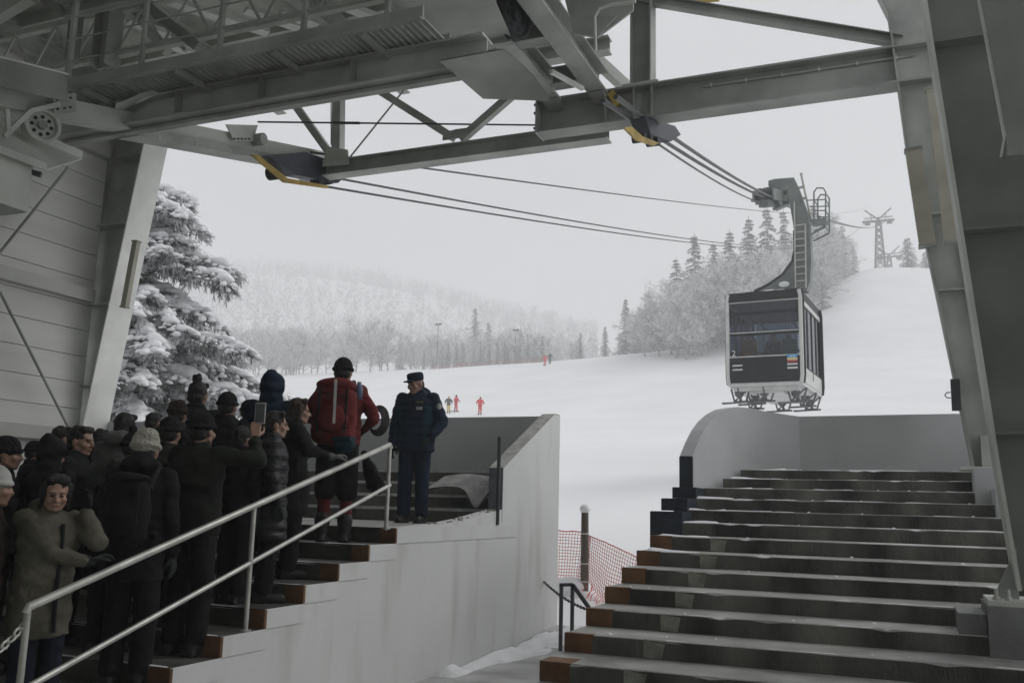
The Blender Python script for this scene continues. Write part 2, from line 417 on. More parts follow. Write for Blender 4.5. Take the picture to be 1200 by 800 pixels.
mb = MB(); a = PY(811, 537, 10.6); mb.box(-2.385, -2.235, 10.585, 10.625, .0, .59); Tw.part('end_post', mb, navy)
mb = MB(); lump_strip(mb, [(-1.2, 12.36, .497), (.6, 12.36, .497)], .1, .04, 40, 11); Tw.part('snow_drift', mb, snow_clump)

# ------------------------------------------------------------------ left flight and platform
YN = lambda k: 7.37 - .447 * k
ZN = lambda k: -.225 - .1345 * k
XLL = -11.9
T = Thing('platform_staircase', 'crowded concrete steps with brown painted edges rising to the landing with the uniformed man', 'staircase', (-8, 6, -1.6))
for k in range(0, 11):
    mb = MB(); y0, z1 = YN(k), ZN(k); y1 = y0 + .46 if k else 10.17; zb = z1 - .1355 if k < 10 else -1.61
    mb.box(XLL, XL1 + .006, y0, y1, zb, z1)
    n0 = len(mb.f); mb.m[1] = 1; mb.m[5] = 2
    st = T.part('step' if k else 'landing', mb, [M('shaded_riser', (.06, .063, .05), .7, .4, 3, .2, 40), M('shaded_tread', (.09, .09, .085), .45, .4, 3, .2, 50) if k else tread_m, stained])  # left-flight riser and tread colours darkened to stand in for shade
    e = MB(); e.box(XL1 - .16, XL1 + .008, y0 - .006, y0 + .02, zb + .003, z1 - .003)
    T.part('painted_edge', e, brown, st)
    e = MB(); lump_strip(e, [(XL1 - 2.2, y0 + .02, z1 - .003), (XL1 - .02, y0 + .02, z1 - .003)], .045, .008, 60, k)
    T.part('snow_crust', e, snow_clump, st)
for k in range(4):
    mb = MB(); y0 = 10.17 + .36 * k; z1 = -.225 + .165 * (k + 1)
    mb.box(XLL, XL1 - .172, y0, y0 + .38, z1 - .17, z1); mb.m[1] = 1
    st = T.part('step', mb, [riser_m, tread_m])
    e = MB(); e.box(XLL, XL1 - .174, y0 - .004, y0 + .05, z1 - .03, z1 + .006)
    T.part('nosing', e, M('nosing_strip', (.5, .51, .5), .6, .2, 8), st)
# side wall of platform (one poured wall)
prof_l = [(2.6, -1.7), (2.6, -1.62)]
for k in range(10, -1, -1): prof_l += [(YN(k) + .01, ZN(k) - .137), (YN(k) + .01, ZN(k) - .004)]
prof_l = [(2.6, -1.7)] + [p for p in prof_l[1:]]
rim = [(7.6, -.222), (8.3, -.20), (8.9, -.15), (9.4, -.09), (9.75, -.05)]
prof_l += rim + [(9.75, .41), (11.39, 1.18), (11.6, 1.18), (11.6, -1.7)]
mb = MB(); mb.prism([(XL1 - .17, y, z) for y, z in prof_l], (.17, 0, 0))
# recalc done by bmesh below
Tp = Thing('platform_wall', 'stained grey concrete side wall below the landing, sloping up to a parapet', 'wall', (XL1, 7, -1.6))
def tri_mesh(mb, name, mats, base):
    me = mb.mesh(name, mats, base); bm = bmesh.new(); bm.from_mesh(me); bmesh.ops.triangulate(bm, faces=[f for f in bm.faces if len(f.verts) > 4]); bmesh.ops.recalc_face_normals(bm, faces=bm.faces); bm.to_mesh(me); bm.free(); return me
Tp.part('wall_face', tri_mesh(mb, 'wall_face', stained, Tp.base), None)
mb = MB(); mb.box(XL1 - .17, XL1 + .001, 9.738, 9.748, -.2, .41); Tp.part('end_face', mb, M('end_face_paint', (.13, .14, .15), .6, .25, 5))
mb = MB()
mb.add([(XL1 - .175, 9.74, .412), (XL1 + .004, 9.74, .412), (XL1 + .004, 11.395, 1.186), (XL1 - .175, 11.395, 1.186), (XL1 + .004, 11.6, 1.186), (XL1 - .175, 11.6, 1.186)], [(0, 1, 2, 3), (3, 2, 4, 5)], 0)
Tp.part('coping', mb, M('coping_concrete', (.42, .42, .40), .7, .2, 9, .3, 40))
mb = MB(); rg = random.Random(8)
for k in range(40):
    y = rg.uniform(8.2, 9.7); r = rg.uniform(.008, .03); z = _herm([a for a, b in rim], [b for a, b in rim], y)
    mb.ball((XL1 - rg.uniform(.02, .15), y, z), (r, r * 1.4, r * .6), 0, 6, 4)
Tp.part('debris', mb, M('dirty_snow', (.3, .29, .27), .8, .3, 10))
mb = MB(); wall_strip(mb, [(XLL - .3, 11.43, 1.16), (XL1 - .172, 11.43, 1.16)], -1.7, .16, 1)
solo('back_wall', mb, [wallgrey, wallgrey], 'low grey wall across the back of the left platform, behind the uniformed man', 'wall')
# handrail post by the parapet and curled mat
mb = MB(); a = PY(585.5, 513, 9.6); mb.tube([(a.x, 9.6, -.22), (a.x, 9.6, a.z)], .022, 10); mb.ball((a.x, 9.6, a.z), .024)
solo('rail_post', mb, darkmetal, 'short dark steel post beside the sloping end of the platform wall', 'post')
mb = MB(); nu, nv = 24, 6; rows = []
pA = PY(505, 556, 10.2); pB = PY(582, 556, 10.2)
for i in range(nu + 1):
    t = i / nu; x = pA.x + (pB.x - pA.x) * t
    for j in range(nv + 1):
        s = j / nv; y = 10.08 + .5 * s
        z = .05 + .17 * s + .05 * sin(t * 3.2 + .4) - .19 * max(0, 1 - s * 1.6) * math.exp(-((t - .78) / .13) ** 2) + .05 * (1 - s) * (t > .85) * (t - .85) * 8
        rows.append((x, y - .04 * math.exp(-((t - .78) / .12) ** 2) * (1 - s), z + .10))
fs = [(i * (nv + 1) + j, (i + 1) * (nv + 1) + j, (i + 1) * (nv + 1) + j + 1, i * (nv + 1) + j + 1) for i in range(nu) for j in range(nv)]
mb.add(rows, fs, 0, True); mb.add([(x, y, z - .018) for x, y, z in rows], [tuple(reversed(f)) for f in fs], 0, True)
solo('rubber_mat', mb, M('grey_mat', (.30, .30, .29), .7, .3, 5, .4, 25), 'crumpled grey mat draped over the steps behind the uniformed man', 'mat')

# handrail of the left flight
T = Thing('handrail', 'sloping pale steel handrail with two rails in front of the crowd', 'handrail', (-4.25, 5.4, -1.3))
xr = -4.25
top0, top1 = PX(33, 711, xr), PX(457, 521, xr); lo0, lo1 = PX(30, 806, xr), PX(457, 568, xr)
mb = MB(); mb.tube([top0 + V((0, -.01, -.03)), top0, top0.lerp(top1, .5), top1, top1 + V((0, .015, -.03))], .0225, 12); T.part('top_rail', mb, galv)
mb = MB(); mb.tube([lo0, lo1], .017, 12); T.part('lower_rail', mb, galv)
for a, b in ((top0, V((xr, 3.66, -1.34))), (PX(298, 592, xr), PX(291, 738, xr)), (top1, PX(453, 618, xr))):
    mb = MB(); mb.tube([V((xr, a.y, a.z)), V((xr, a.y, b.z - .02))], .018, 10); mb.tube([V((xr, a.y, b.z - .01)), V((xr, a.y, b.z + .006))], .04, 12); T.part('post', mb, galv)
def chain(mb, p, q, sag, link_len=.045, r=.006):
    p = V(p); q = V(q); n = int((q - p).length / (link_len * .72))
    pts = [p.lerp(q, i / n) - V((0, 0, sag * 4 * (i / n) * (1 - i / n))) for i in range(n + 1)]
    for i in range(n):
        a, b = pts[i], pts[i + 1]; d = (b - a).normalized(); c = (a + b) / 2
        s = d.cross(V((0, 0, 1))).normalized(); u = s.cross(d)
        if i % 2: s = u
        lp = [c + d * (link_len / 2) * cos(t) + s * (link_len * .3) * sin(t) for t in [2 * pi * k / 8 for k in range(8)]]
        mb.tube(lp, r, 5, closed=True)
mb = MB(); chain(mb, PX(31, 728, -4.27), PY(-20, 775, 3.4), .02, .06, .007)
solo('chain', mb, galv, 'short steel chain hanging off the lower end of the pale handrail', 'chain')

# small dark rail, chain, post and net in the gap
ry = 10.1
T = Thing('stair_railing', 'low black tube railing on the snow between the platform wall and the steps', 'railing', (-3.3, ry, -1.6))
a0, a1, a2 = PY(658, 685, ry), PY(671, 684.5, ry), PY(692, 714, ry)
mb = MB(); mb.bar(a0 + V((-.02, 0, 0)), a1, .035, .035); mb.bar(a1, a2, .035, .04); T.part('rail', mb, darkmetal)
for a in (a0, a1): mb = MB(); mb.bar(a, V((a.x, a.y, -1.62)), .035, .035); T.part('post', mb, darkmetal)
mb = MB(); chain(mb, PX(637, 681, XL1 + .002), PY(689, 714, 10.4), .04, .05, .006)
solo('barrier_chain', mb, darkmetal, 'thin dark chain strung from the platform wall to the steps', 'chain')
py_ = 13.75
b0 = PY(685, 694, py_); t0 = PY(685.5, 600, py_)
T = Thing('wooden_post', 'weathered wooden post with a round cap of snow holding the orange net', 'post', b0)
mb = MB(); mb.tube([b0 - V((0, 0, .4)), b0 + (t0 - b0) * .5, t0], [.062, .06, .055], 14); T.part('shaft', mb, postwood)
mb = MB(); mb.ball(t0 + V((0, 0, .05)), (.082, .082, .075), 0, 14, 10); T.part('snow_cap', mb, snow_clump)
for yy in (625, 660, 681):
    mb = MB(); c = PY(685, yy, py_); mb.tube([c + V((.064 * cos(t), .064 * sin(t), 0)) for t in [2 * pi * k / 10 for k in range(10)]], .006, 5, closed=True); T.part('tie', mb, steel_wh)
T = Thing('safety_net', 'orange plastic safety net fence drooping across the snow in the gap', 'net fence', (-4, 13.5, -1.3))
topl = [(600, 621, 14.4), (645, 621, 14.1), (683, 623, 13.92), (692, 628, 13.85), (720, 640, 13.4), (750, 654, 12.9), (775, 665, 12.5)]
botl = [(600, 676, 14.4), (645, 677, 14.1), (676, 678, 13.92), (690, 680, 13.85), (708, 706, 13.4), (738, 716, 12.9), (765, 726, 12.5)]
tp = [PY(*p) for p in topl]; bt = [PY(*p) for p in botl]
def along(pts, t):
    s = t * (len(pts) - 1); k = min(int(s), len(pts) - 2); return pts[k].lerp(pts[k + 1], s - k)
mb = MB(); nu, nv = 64, 15
G = [[along(tp, i / nu).lerp(along(bt, i / nu), j / nv) + V((0, .05 * noise.noise(V((i * .2, j * .3, 0))), .012 * noise.noise(V((i * .35, j * .4, 5))))) for j in range(nv + 1)] for i in range(nu + 1)]
for i in range(nu + 1): mb.tube(G[i], .0042, 4, sm=False)
for j in range(nv + 1): mb.tube([G[i][j] for i in range(nu + 1)], .0042 if j else .009, 4, sm=False)
T.part('mesh_panel', mb, net_m)
mb = MB(); skirt = [p + V((0, -.05, -.02)) for p in bt]
for i in range(56):
    t = i / 55; p = along(bt, t); 
    q = p + V((random.uniform(-.05, .05), random.uniform(-.25, -.1), random.uniform(-.14, -.05)))
    mb.tube([p, (p + q) / 2 + V((random.uniform(-.03, .03), 0, .02)), q], .0065, 4, sm=False)
T.part('loose_hem', mb, M('net_folds', (.66, .10, .07), .6, .1, 3))
mb = MB()
for (x, y, r) in ((655, 683, .3), (668, 676, .26), (690, 695, .34), (676, 690, .3), (702, 700, .25)):
    c = PY(x, y, 13.75); mb.ball(c - V((0, 0, r * .55)), (r, r * .8, r * .6), 0, 16, 10)
disp_m = mb
solo('snow_mound', mb, snow_clump, 'rounded snow mound heaped against the foot of the orange net', 'snow mound')

# ------------------------------------------------------------------ station shell
def siding_wall(mb, x, ya, yb, za, zb, step=.42, th=.05):
    z = za
    while z < zb: mb.box(x - th, x, ya, yb, z, min(z + step - .012, zb)); z += step
    mb.box(x - th - .03, x - th, ya, yb, za, zb)
T = Thing('side_wall', 'pale panelled wall with horizontal seams and rods at the far left', 'wall', (-12.2, 2, -1.6))
mb = MB(); siding_wall(mb, -12.15, -6, 11.05, -1.6, 9.2); T.part('siding', mb, siding)
for z in (.9, 3.15, 5.6):
    mb = MB(); mb.bar((-12.06, -6, z), (-12.06, 10.95, z), .16, .2); T.part('girt', mb, M('girt_paint', (.46, .465, .44), .5, .1, 1.5))
for pa, pb in (((80, 196), (-30, 333)), ((0, 342), (84, 508))):
    mb = MB(); mb.tube([PX(*pa, -11.93), PX(*pb, -11.93)], .022, 8); T.part('brace_rod', mb, steel_dk)
mb = MB(); siding_wall(mb, 4.6, -6, 3.2, -1.6, 7.6)
solo('rear_right_wall', mb, siding, 'panelled wall closing the hall behind the right flight of steps', 'wall')
mb = MB(); mb.box(-12.2, 4.6, -6.3, -6.05, -1.6, 3.9); mb.box(-12.2, 4.6, -6.3, -6.05, 6.6, 7.0)  # out of view; open band left between the boxes to light the steel
solo('rear_wall', mb, siding, 'unseen panelled rear wall of the station hall, open band added for light', 'wall')
RZ = 7.0
T = Thing('station_roof', 'grey roof deck with pale purlins above the catwalk', 'roof', (-4, 2, RZ))
mb = MB()
for k in range(57): mb.box(-12.4 + k * .3, -12.4 + k * .3 + .29, -6.4, 12.4 if k < 26 else (10.8 if k < 34 else 3.2), RZ, RZ + .04)
mb.box(-12.4, -4.61, -6.4, 12.4, RZ + .05, RZ + .12); mb.box(-4.6, -2.21, -6.4, 10.8, RZ + .05, RZ + .12); mb.box(-2.2, 4.7, -6.4, 3.2, RZ + .05, RZ + .12); T.part('roof_deck', mb, roofdeck)
for k in range(9):
    y = 11.9 - 1.45 * k
    mb = MB(); mb.ibeam((-12, y, RZ - .11), (-4.7 if y > 10.7 else (-2.3 if y > 3 else 4.5), y, RZ - .11), .2, .12, .01, .014); T.part('purlin', mb, steel_lt)
for x in (-11.9, -9.6, -7.2, -4.9, -2.6):
    mb = MB(); mb.ibeam((x, -6, RZ - .37), (x, 12.3 if x < -4.6 else 10.7, RZ - .37), .3, .18, .012, .018); T.part('rafter', mb, steel)
mb = MB(); mb.box(-12.4, -4.6, 12.4, 12.46, RZ - .3, RZ + .2); mb.box(-4.595, -2.2, 10.8, 10.86, RZ - .3, RZ + .2); T.part('fascia', mb, steel_lt)
for pa, pb in (((150, -14), (314, 38)), ((288, 11), (350, 32)), ((196, 52), (226, 62)), ((392, 2), (455, 27)), ((330, 14), (372, 29)), ((150, 24), (206, 44))):
    a, b = PZ(*pa, 6.5), PZ(*pb, 6.5)
    mb = MB(); mb.bar(a, b, .17, .07); T.part('light_strip', mb, steel_wh)
def lattice(T, y, z0, z1, xa, xb, pitch, r, mat, nm='lattice_web'):
    mb = MB(); mb.bar((xa, y, z0), (xb, y, z0), .09, .09); mb.bar((xa, y, z1), (xb, y, z1), .09, .09); T.part('chord', mb, mat)
    n = int((xb - xa) / pitch); mb = MB()
    for i in range(n):
        x = xa + i * pitch; mb.tube([(x, y, z0), (x + pitch / 2, y, z1)], r, 6); mb.tube([(x + pitch / 2, y, z1), (x + pitch, y, z0)], r, 6)
    T.part(nm, mb, mat)
for j, (y, z0, z1) in enumerate(((10.3, 5.85, 6.5), (8.7, 5.85, 6.5), (5.8, 5.85, 6.5))):
    t = Thing('roof_truss', ['pale lattice truss under the roof, nearest the opening', 'pale lattice truss under the roof, above the catwalk', 'pale lattice truss under the roof, deepest in the station'][j], 'truss', (-6, y, z0), 'lattice trusses under the roof')
    lattice(t, y, z0, z1, -12.0, -4.6, .8, .022, steel_lt)

def H_column(T, pts_in, Ybase, depth_x, wy, side, mat_in, mat_web, sw=.3, plates=()):
    """an H column in the XZ plane; pts_in: inner-edge points (x, z), widening away from the opening"""
    def strip(nm, offx0, offx1, y0, y1, mat):
        mb = MB(); k = len(pts_in); vs = []
        for (x, z), dx in zip(pts_in, depth_x):
            f = lambda o: x + side * (o * dx if abs(o) > .5 else o)
            vs += [(x + side * offx0(dx), y0, z), (x + side * offx1(dx), y0, z), (x + side * offx1(dx), y1, z), (x + side * offx0(dx), y1, z)]
        for i in range(k - 1):
            for a in range(4):
                b = (a + 1) % 4
                q = (i * 4 + a, i * 4 + b, (i + 1) * 4 + b, (i + 1) * 4 + a)
                mb.add(vs, [q], 0)
        mb.add(vs[:4], [(0, 1, 2, 3)], 0); mb.add(vs[-4:], [(3, 2, 1, 0)], 0)
        me = mb.mesh(nm, mat, T.base); bm = bmesh.new(); bm.from_mesh(me); bmesh.ops.remove_doubles(bm, verts=bm.verts, dist=1e-5); bmesh.ops.recalc_face_normals(bm, faces=bm.faces); bm.to_mesh(me); bm.free()
        T.part(nm, me, None)
    strip('inner_flange', lambda d: 0, lambda d: .025, Ybase - wy / 2, Ybase + wy / 2, mat_in)
    strip('web', lambda d: .026, lambda d: d - .026, Ybase - .01, Ybase + .01, mat_web)
    strip('outer_flange', lambda d: d - .025, lambda d: d, Ybase - wy / 2, Ybase + wy / 2, mat_web)
    for z in plates:
        for i in range(len(pts_in) - 1):
            (xa, za), (xb, zb) = pts_in[i], pts_in[i + 1]
            if min(za, zb) <= z <= max(za, zb):
                t = (z - za) / (zb - za); x = xa + (xb - xa) * t; d = depth_x[i] + (depth_x[i + 1] - depth_x[i]) * t
                mb = MB(); a = x + side * .027; b = x + side * (d - .027)
                mb.box(min(a, b), max(a, b), Ybase - wy / 2 + .02, Ybase - .011, z, z + .016); T.part('stiffener', mb, mat_web)

# near right column
T = Thing('steel_column', 'broad grey steel column leaning at the right edge on a concrete plinth', 'column', (.7, 7.15, -.5))
cy_ = 7.15
inn = [PY(1190, 690, cy_), PY(1165, 545, cy_), PY(1080, 0, cy_), PY(1038, -260, cy_)]
H_column(T, [(p.x, p.z) for p in inn], cy_, [.55, .75, 1.25, 1.5], .30, 1, steel_lt, M('column_paint_shaded', (.175, .187, .17), .55, .3, .9, .05, 20), plates=(PY(1180, 510, cy_).z, PY(1150, 274, cy_).z, PY(1120, 55, cy_).z))  # web colour darkened to stand in for shade; same paint as other steel
mb = MB(); p = PY(1190, 692, cy_); mb.prism([(p.x - .14, cy_ - .012, p.z - .06), (p.x + .02, cy_ - .012, p.z - .06), (p.x + .02, cy_ - .012, p.z + .28)], (0, .024, 0)); T.part('gusset', mb, steel)
mb = MB(); mb.box(p.x - .18, p.x + .8, cy_ - .25, cy_ + .25, p.z - .085, p.z - .05); T.part('base_plate', mb, steel_lt)
for dx in (-.13, -.06):
    mb = MB(); mb.tube([(p.x + dx, cy_ - .2, p.z - .05), (p.x + dx, cy_ - .2, p.z + .02)], .014, 6); mb.tube([(p.x + dx, cy_ - .2, p.z - .05), (p.x + dx, cy_ - .2, p.z - .028)], .026, 6); T.part('anchor_bolt', mb, galv)
zpl = p.z - .086
mb = MB(); mb.box(p.x - .19, 2.4, cy_ - .28, cy_ + .35, -1.2, zpl)
mb.box(p.x - .36, p.x - .195, cy_ - .2, cy_ + .4, -1.2, zpl - .06)
solo('concrete_plinth', mb, M('plinth_concrete', (.2, .205, .2), .7, .2, 3, .2, 40), 'concrete plinth on the steps carrying the broad right column', 'plinth')
# hanging panel top right
yp = 5.6
T = Thing('hanging_sheet', 'hanging grey steel panel with a bright folded edge at the top right corner', 'panel', PY(1180, 150, yp))
mb = MB(); q = [PY(1146, -20, yp), PY(1180, 160, yp), PY(1176, 182, yp), PY(1300, 180, yp), PY(1300, -20, yp)]
mb.prism([q[0], q[1], V((q[1].x + .0, yp, q[2].z)), V((1.6, yp, q[2].z)), V((1.6, yp, q[0].z))], (0, .02, 0)); T.part('sheet', mb, steel_dk)
mb = MB(); mb.bar(q[0], q[1], .05, .012, (1, 0, 0)); mb.bar(q[1], q[2], .05, .012, (1, 0, 0)); mb.v = [v + V((-.012, .0, 0)) for v in mb.v]; T.part('folded_edge', mb, steel_lt)
for dz in (.5, 1.1):
    mb = MB(); mb.bar((.75, yp + .021, q[2].z + dz), (.75, 6.99, q[2].z + dz), .06, .08); T.part('mounting_arm', mb, steel_dk)
# far right column
fy = 11.3
T = Thing('portal_column', 'narrow grey steel column leaning at the right end of the long girder', 'column', PY(1140, 548, fy))
inn = [PY(1139, 549, fy), PY(1062, 180, fy), PY(1040, 20, fy), PY(1000, -60, fy)]
H_column(T, [(p.x, p.z) for p in inn], fy, [.34, .42, .55, .8], .26, 1, steel_dk, steel, plates=(PY(1150, 340, fy).z, PY(1140, 250, fy).z, PY(1050, 60, fy).z))
mb = MB(); b = PY(1139, 549, fy); mb.box(b.x - .12, b.x + .5, fy - .22, fy + .2, b.z - .02, b.z + .014); T.part('base_plate', mb, steel_lt)
mb = MB(); mb.box(b.x + .09, b.x + .42, fy - .16, fy - .02, b.z + .015, b.z + .35); T.part('foot_bracket', mb, steel)
mb = MB(); mb.box(b.x - .02, b.x + .75, fy - .65, fy - .24, -.2, ZS(12) - .004); mb.box(b.x + .12, b.x + .75, fy - 1.2, fy - .66, -.3, ZS(10) + .02)
solo('stair_plinth', mb, wallgrey, 'grey stepped block at the foot of the narrow right column', 'plinth')
mb = MB(); c = PY(1121, 463, fy - .05); mb.box(c.x - .055, c.x + .035, c.y - .09, c.y + .02, c.z - .17, c.z + .17)
T = Thing('switch_box', 'small dark box with a hook on the narrow right column', 'box', c - V((0, 0, .17)))
T.part('housing', mb, darkmetal)
mb = MB(); h = c + V((-.06, -.03, 0)); mb.tube([h + V((.0, 0, .03)), h + V((-.04, 0, .028)), h + V((-.058, 0, 0)), h + V((-.04, 0, -.028)), h + V((0, 0, -.03))], .007, 6); T.part('hook', mb, darkmetal)
# strip lamps
def strip_lamp(pa, pb, w, d, y, label):
    a, b = PY(*pa, y), PY(*pb, y); T = Thing('strip_lamp', label, 'lamp', b, 'unlit strip lamps on the columns')
    x = V((1, 0, 0)); mb = MB(); mb.bar(a, b, d, w, (1, 0, 0)); T.part('housing', mb, lampbox)
    for e, s in ((a, (b - a).normalized()), (b, (a - b).normalized())):
        mb = MB(); mb.bar(e - s * .012, e + s * .012, d + .02, w + .02, (1, 0, 0)); T.part('end_cap', mb, steel_dk)
strip_lamp((1070, 176), (1087, 288), .17, .12, fy - .2, 'unlit strip lamp on the outer edge of the narrow right column')
strip_lamp((1098, 104), (1120, 283), .22, .12, fy - .62, 'long unlit strip lamp between the two right columns')
# left column
ly = 11.2
T = Thing('steel_upright', 'leaning steel column with a pale inner flange at the end of the panelled wall', 'column', PY(110, 510, ly))
inn = [PY(86, 622, ly), PY(110, 510, ly), PY(184, 165, ly), PY(200, 90, ly)]
H_column(T, [(p.x, p.z) for p in inn], ly, [.55, .62, .95, 1.0], .50, -1, steel_wh, steel, plates=(PY(90, 455, ly).z, PY(130, 360, ly).z, PY(140, 268, ly).z, PY(150, 190, ly).z))
strip_lamp((160, 283), (146, 360), .10, .08, ly - .36, 'slim beige strip lamp on the pale flange of the left column')

# ------------------------------------------------------------------ girders of the opening
GY = 11.3
T = Thing('steel_girder', 'long dark grey steel girder across the opening, ending at the right columns', 'girder', (-2, GY, 5))
gl, gr = PY(634, 160, GY), PY(1086, 97, GY); zb = (gl.z + gr.z) / 2
mb = MB(); mb.ibeam((gl.x, GY, zb + .235), (gr.x + .05, GY, zb + .235), .47, .30, .016, .025); T.part('beam', mb, steel_dk)
for px in (712, 745, 766):
    x = PY(px, 130, GY).x; mb = MB(); mb.box(x - .008, x + .008, GY - .13, GY - .009, zb + .026, zb + .444); T.part('stiffener', mb, steel_dk)
mb = MB(); mb.box(gl.x - .03, gl.x - .002, GY - .16, GY + .16, zb - .01, zb + .5); T.part('end_plate', mb, steel)
for dz in (.08, .3, .42):
    mb = MB(); mb.tube([(gl.x - .07, GY - .1, zb + dz), (gl.x - .03, GY - .1, zb + dz)], .02, 6); T.part('bolt', mb, darkmetal)
x0, x1 = PY(738, 110, GY).x, PY(769, 106, GY).x
T = Thing('hanger_post', 'dark upright steel post standing on the long girder below the roof edge', 'post', ((x0 + x1) / 2, GY, zb + .47))
mb = MB(); mb.ibeam(((x0 + x1) / 2, GY, zb + .472), ((x0 + x1) / 2, GY, 7.4), .28, .28, .016, .02, (1, 0, 0)); T.part('post', mb, steel_dk)
mb = MB(); mb.box(x0 - .06, x1 + .06, GY - .15, GY + .15, zb + .471, zb + .50); T.part('base_plate', mb, steel)
mb = MB(); a, b = PY(742, -3, GY), PY(1056, 49, GY); mb.ibeam(a, b, .13, .13, .01, .012)
T = Thing('diagonal_strut', 'thin dark strut slanting from the roof edge down to the right column', 'strut', b); T.part('strut', mb, steel_dk)
mb = MB(); c = PY(1058, 50, GY); e = PY(1086, 44, GY); mb.prism([c + V((-.12, 0, .05)), e + V((0, 0, .02)), PY(1087, 62, GY), PY(1060, 72, GY), c + V((-.1, 0, -.05))], (0, .02, 0)); T.part('gusset_plate', mb, steel)
# yellow and pale roof edge detail
mb = MB(); a, b = PY(800, -2, GY + .1), PY(842, -6, GY + .1); mb.bar(a + V((-1.2, 0, .12)), a, .2, .12); 
T = Thing('roof_gutter', 'pale gutter end with a yellow tip under the roof edge', 'gutter', a); T.part('channel', mb, steel_wh)
mb = MB(); mb.bar(a + V((.002, 0, 0)), b, .18, .1); T.part('tip', mb, yellow)

T = Thing('splice_plate', 'bolted splice plate on the web of the long girder below the hanger post', 'plate', (-2.9, GY, zb))
x0, x1 = PY(722, 130, GY).x, PY(742, 130, GY).x
mb = MB(); mb.box(x0 - .12, x1 + .12, GY - .026, GY - .0085, zb + .06, zb + .41); T.part('plate', mb, steel_dk)
for i in range(4):
    for j in range(4):
        px_ = x0 - .08 + (x1 - x0 + .16) * i / 3; pz_ = zb + .11 + .25 * j / 3; mb = MB(); mb.tube([(px_, GY - .045, pz_), (px_, GY - .026, pz_)], .016, 6); T.part('bolt', mb, steel)
T = Thing('cable_conduit', 'thin conduit with clips running along the web of the long girder', 'conduit', (-1, GY, zb + .34))
mb = MB(); mb.tube([(-2.2, GY - .03, zb + .36), (-1.0, GY - .03, zb + .355), (.3, GY - .03, zb + .36)], .014, 8); T.part('pipe', mb, steel)
for k in range(6): mb = MB(); xx = -2.1 + .44 * k; mb.box(xx - .012, xx + .012, GY - .05, GY - .009, zb + .335, zb + .382); T.part('clip', mb, galv)
# lower chord truss behind
CY = 11.75
T = Thing('chord_truss', 'pale grey truss with slanting members behind the long girder, left of centre', 'truss', (-6.5, CY, 5))
cz = PY(360, 212, CY).z
mb = MB(); mb.ibeam((-8.7, CY, cz + .13), (-3.6, CY, cz + .13), .24, .24, .012, .018); T.part('lower_chord', mb, steel)
mb = MB(); mb.ibeam((-9.2, CY, 6.42), (-3.6, CY, 6.42), .22, .2, .012, .018); T.part('upper_chord', mb, steel)
def mem(nm, pa, pb, w, mat=steel, r=False, y=CY):
    mb = MB(); a, b = PY(*pa, y), PY(*pb, y)
    if r: mb.tube([a, b], w, 8)
    else: mb.bar(a, b, w, w)
    T.part(nm, mb, mat)
mem('post', (397, 110), (396, 192), .15); mem('diagonal', (342, 118), (394, 190), .11); mem('diagonal', (440, 104), (532, 162), .11); mem('diagonal', (604, 108), (540, 164), .11)
mem('tie_rod', (478, 100), (404, 192), .014, steel_dk, True)
mem('thin_rod', (388, 115), (388, 170), .009, steel_dk, True)
mb = MB(); mb.prism([PY(519, 165, CY), PY(552, 160, CY), PY(551, 150, CY), PY(535, 152, CY), PY(520, 156, CY)], (0, -.02, 0)); T.part('gusset_plate', mb, steel)
mb = MB(); mb.prism([PY(378, 196, CY - .1), PY(410, 193, CY - .1), PY(408, 176, CY - .1), PY(384, 172, CY - .1)], (0, -.02, 0)); T.part('gusset_plate', mb, steel_lt)
mb = MB(); ra, rb = PY(302, 143, 10.4), PY(695, 147.5, 12.6); mb.tube([ra, rb], .014, 8); tq = ra.lerp(rb, .22); mb.tube([tq, ra.lerp(rb, .30)], .022, 8)
solo('tie_rod', mb, darkmetal, 'thin level tie rod with a turnbuckle crossing behind the truss', 'rod')

# long cross beam nearer the camera
BY = 8.0
T = Thing('cross_beam', 'long grey beam running from the sheave at the left to the middle of the roof', 'beam', (-6, BY, 4.4))
zz = 4.365
mb = MB(); mb.ibeam((-9.65, BY, zz + .16), (-3.75, BY, zz + .16), .32, .26, .014, .022); T.part('beam', mb, M('beam_paint', (.415, .43, .405), .5, .25, 1.3, .05, 25))
mb = MB(); mb.bar((-9.6, BY + .05, zz - .03), (-3.9, BY + .05, zz - .03), .10, .04); T.part('cable_tray', mb, steel)
for x in (-8.9, -7.7, -6.5, -5.3):
    mb = MB(); mb.box(x - .006, x + .006, BY - .12, BY - .008, zz + .023, zz + .297); T.part('stiffener', mb, steel_dk)

# two beams towards the mountain
for lab, xa in (('left one of two short grey beams running from the girder up under the roof', -4.21), ('right one of two short grey beams running from the girder up under the roof', -3.56)):
    T = Thing('longitudinal_beam', lab, 'beam', (xa, 9, 5.4), 'short beams above the girder end')
    mb = MB(); mb.ibeam((xa, 2.0, 5.55), (xa, 11.12, 5.55), .3, .26, .014, .022); T.part('beam', mb, steel)
    mb = MB(); mb.bar((xa, 11.0, 5.42), (xa, 11.25, 5.36), .2, .1); T.part('end_shoe', mb, steel_dk)
for y in (9.55, 10.75):
    mb = MB(); mb.ibeam((-4.07, y, 5.53), (-3.70, y, 5.53), .24, .2, .012, .018, ); solo('cross_piece', mb, steel_dk, 'short stub beam joining the two short beams, %s the girder' % ('farther from' if y < 10 else 'close to'), 'beam')
mb = MB()
def sheet(pts, th, mat, name, label, parts=()):
    mb = MB(); mb.prism([V(p) for p in pts], (0, 0, th)); return solo(name, mb, mat, label, 'sheet')
zs = 5.15
T = Thing('guide_tray', 'wide grey sheet metal tray hanging under the middle of the roof', 'tray', (-4.5, 8, zs))
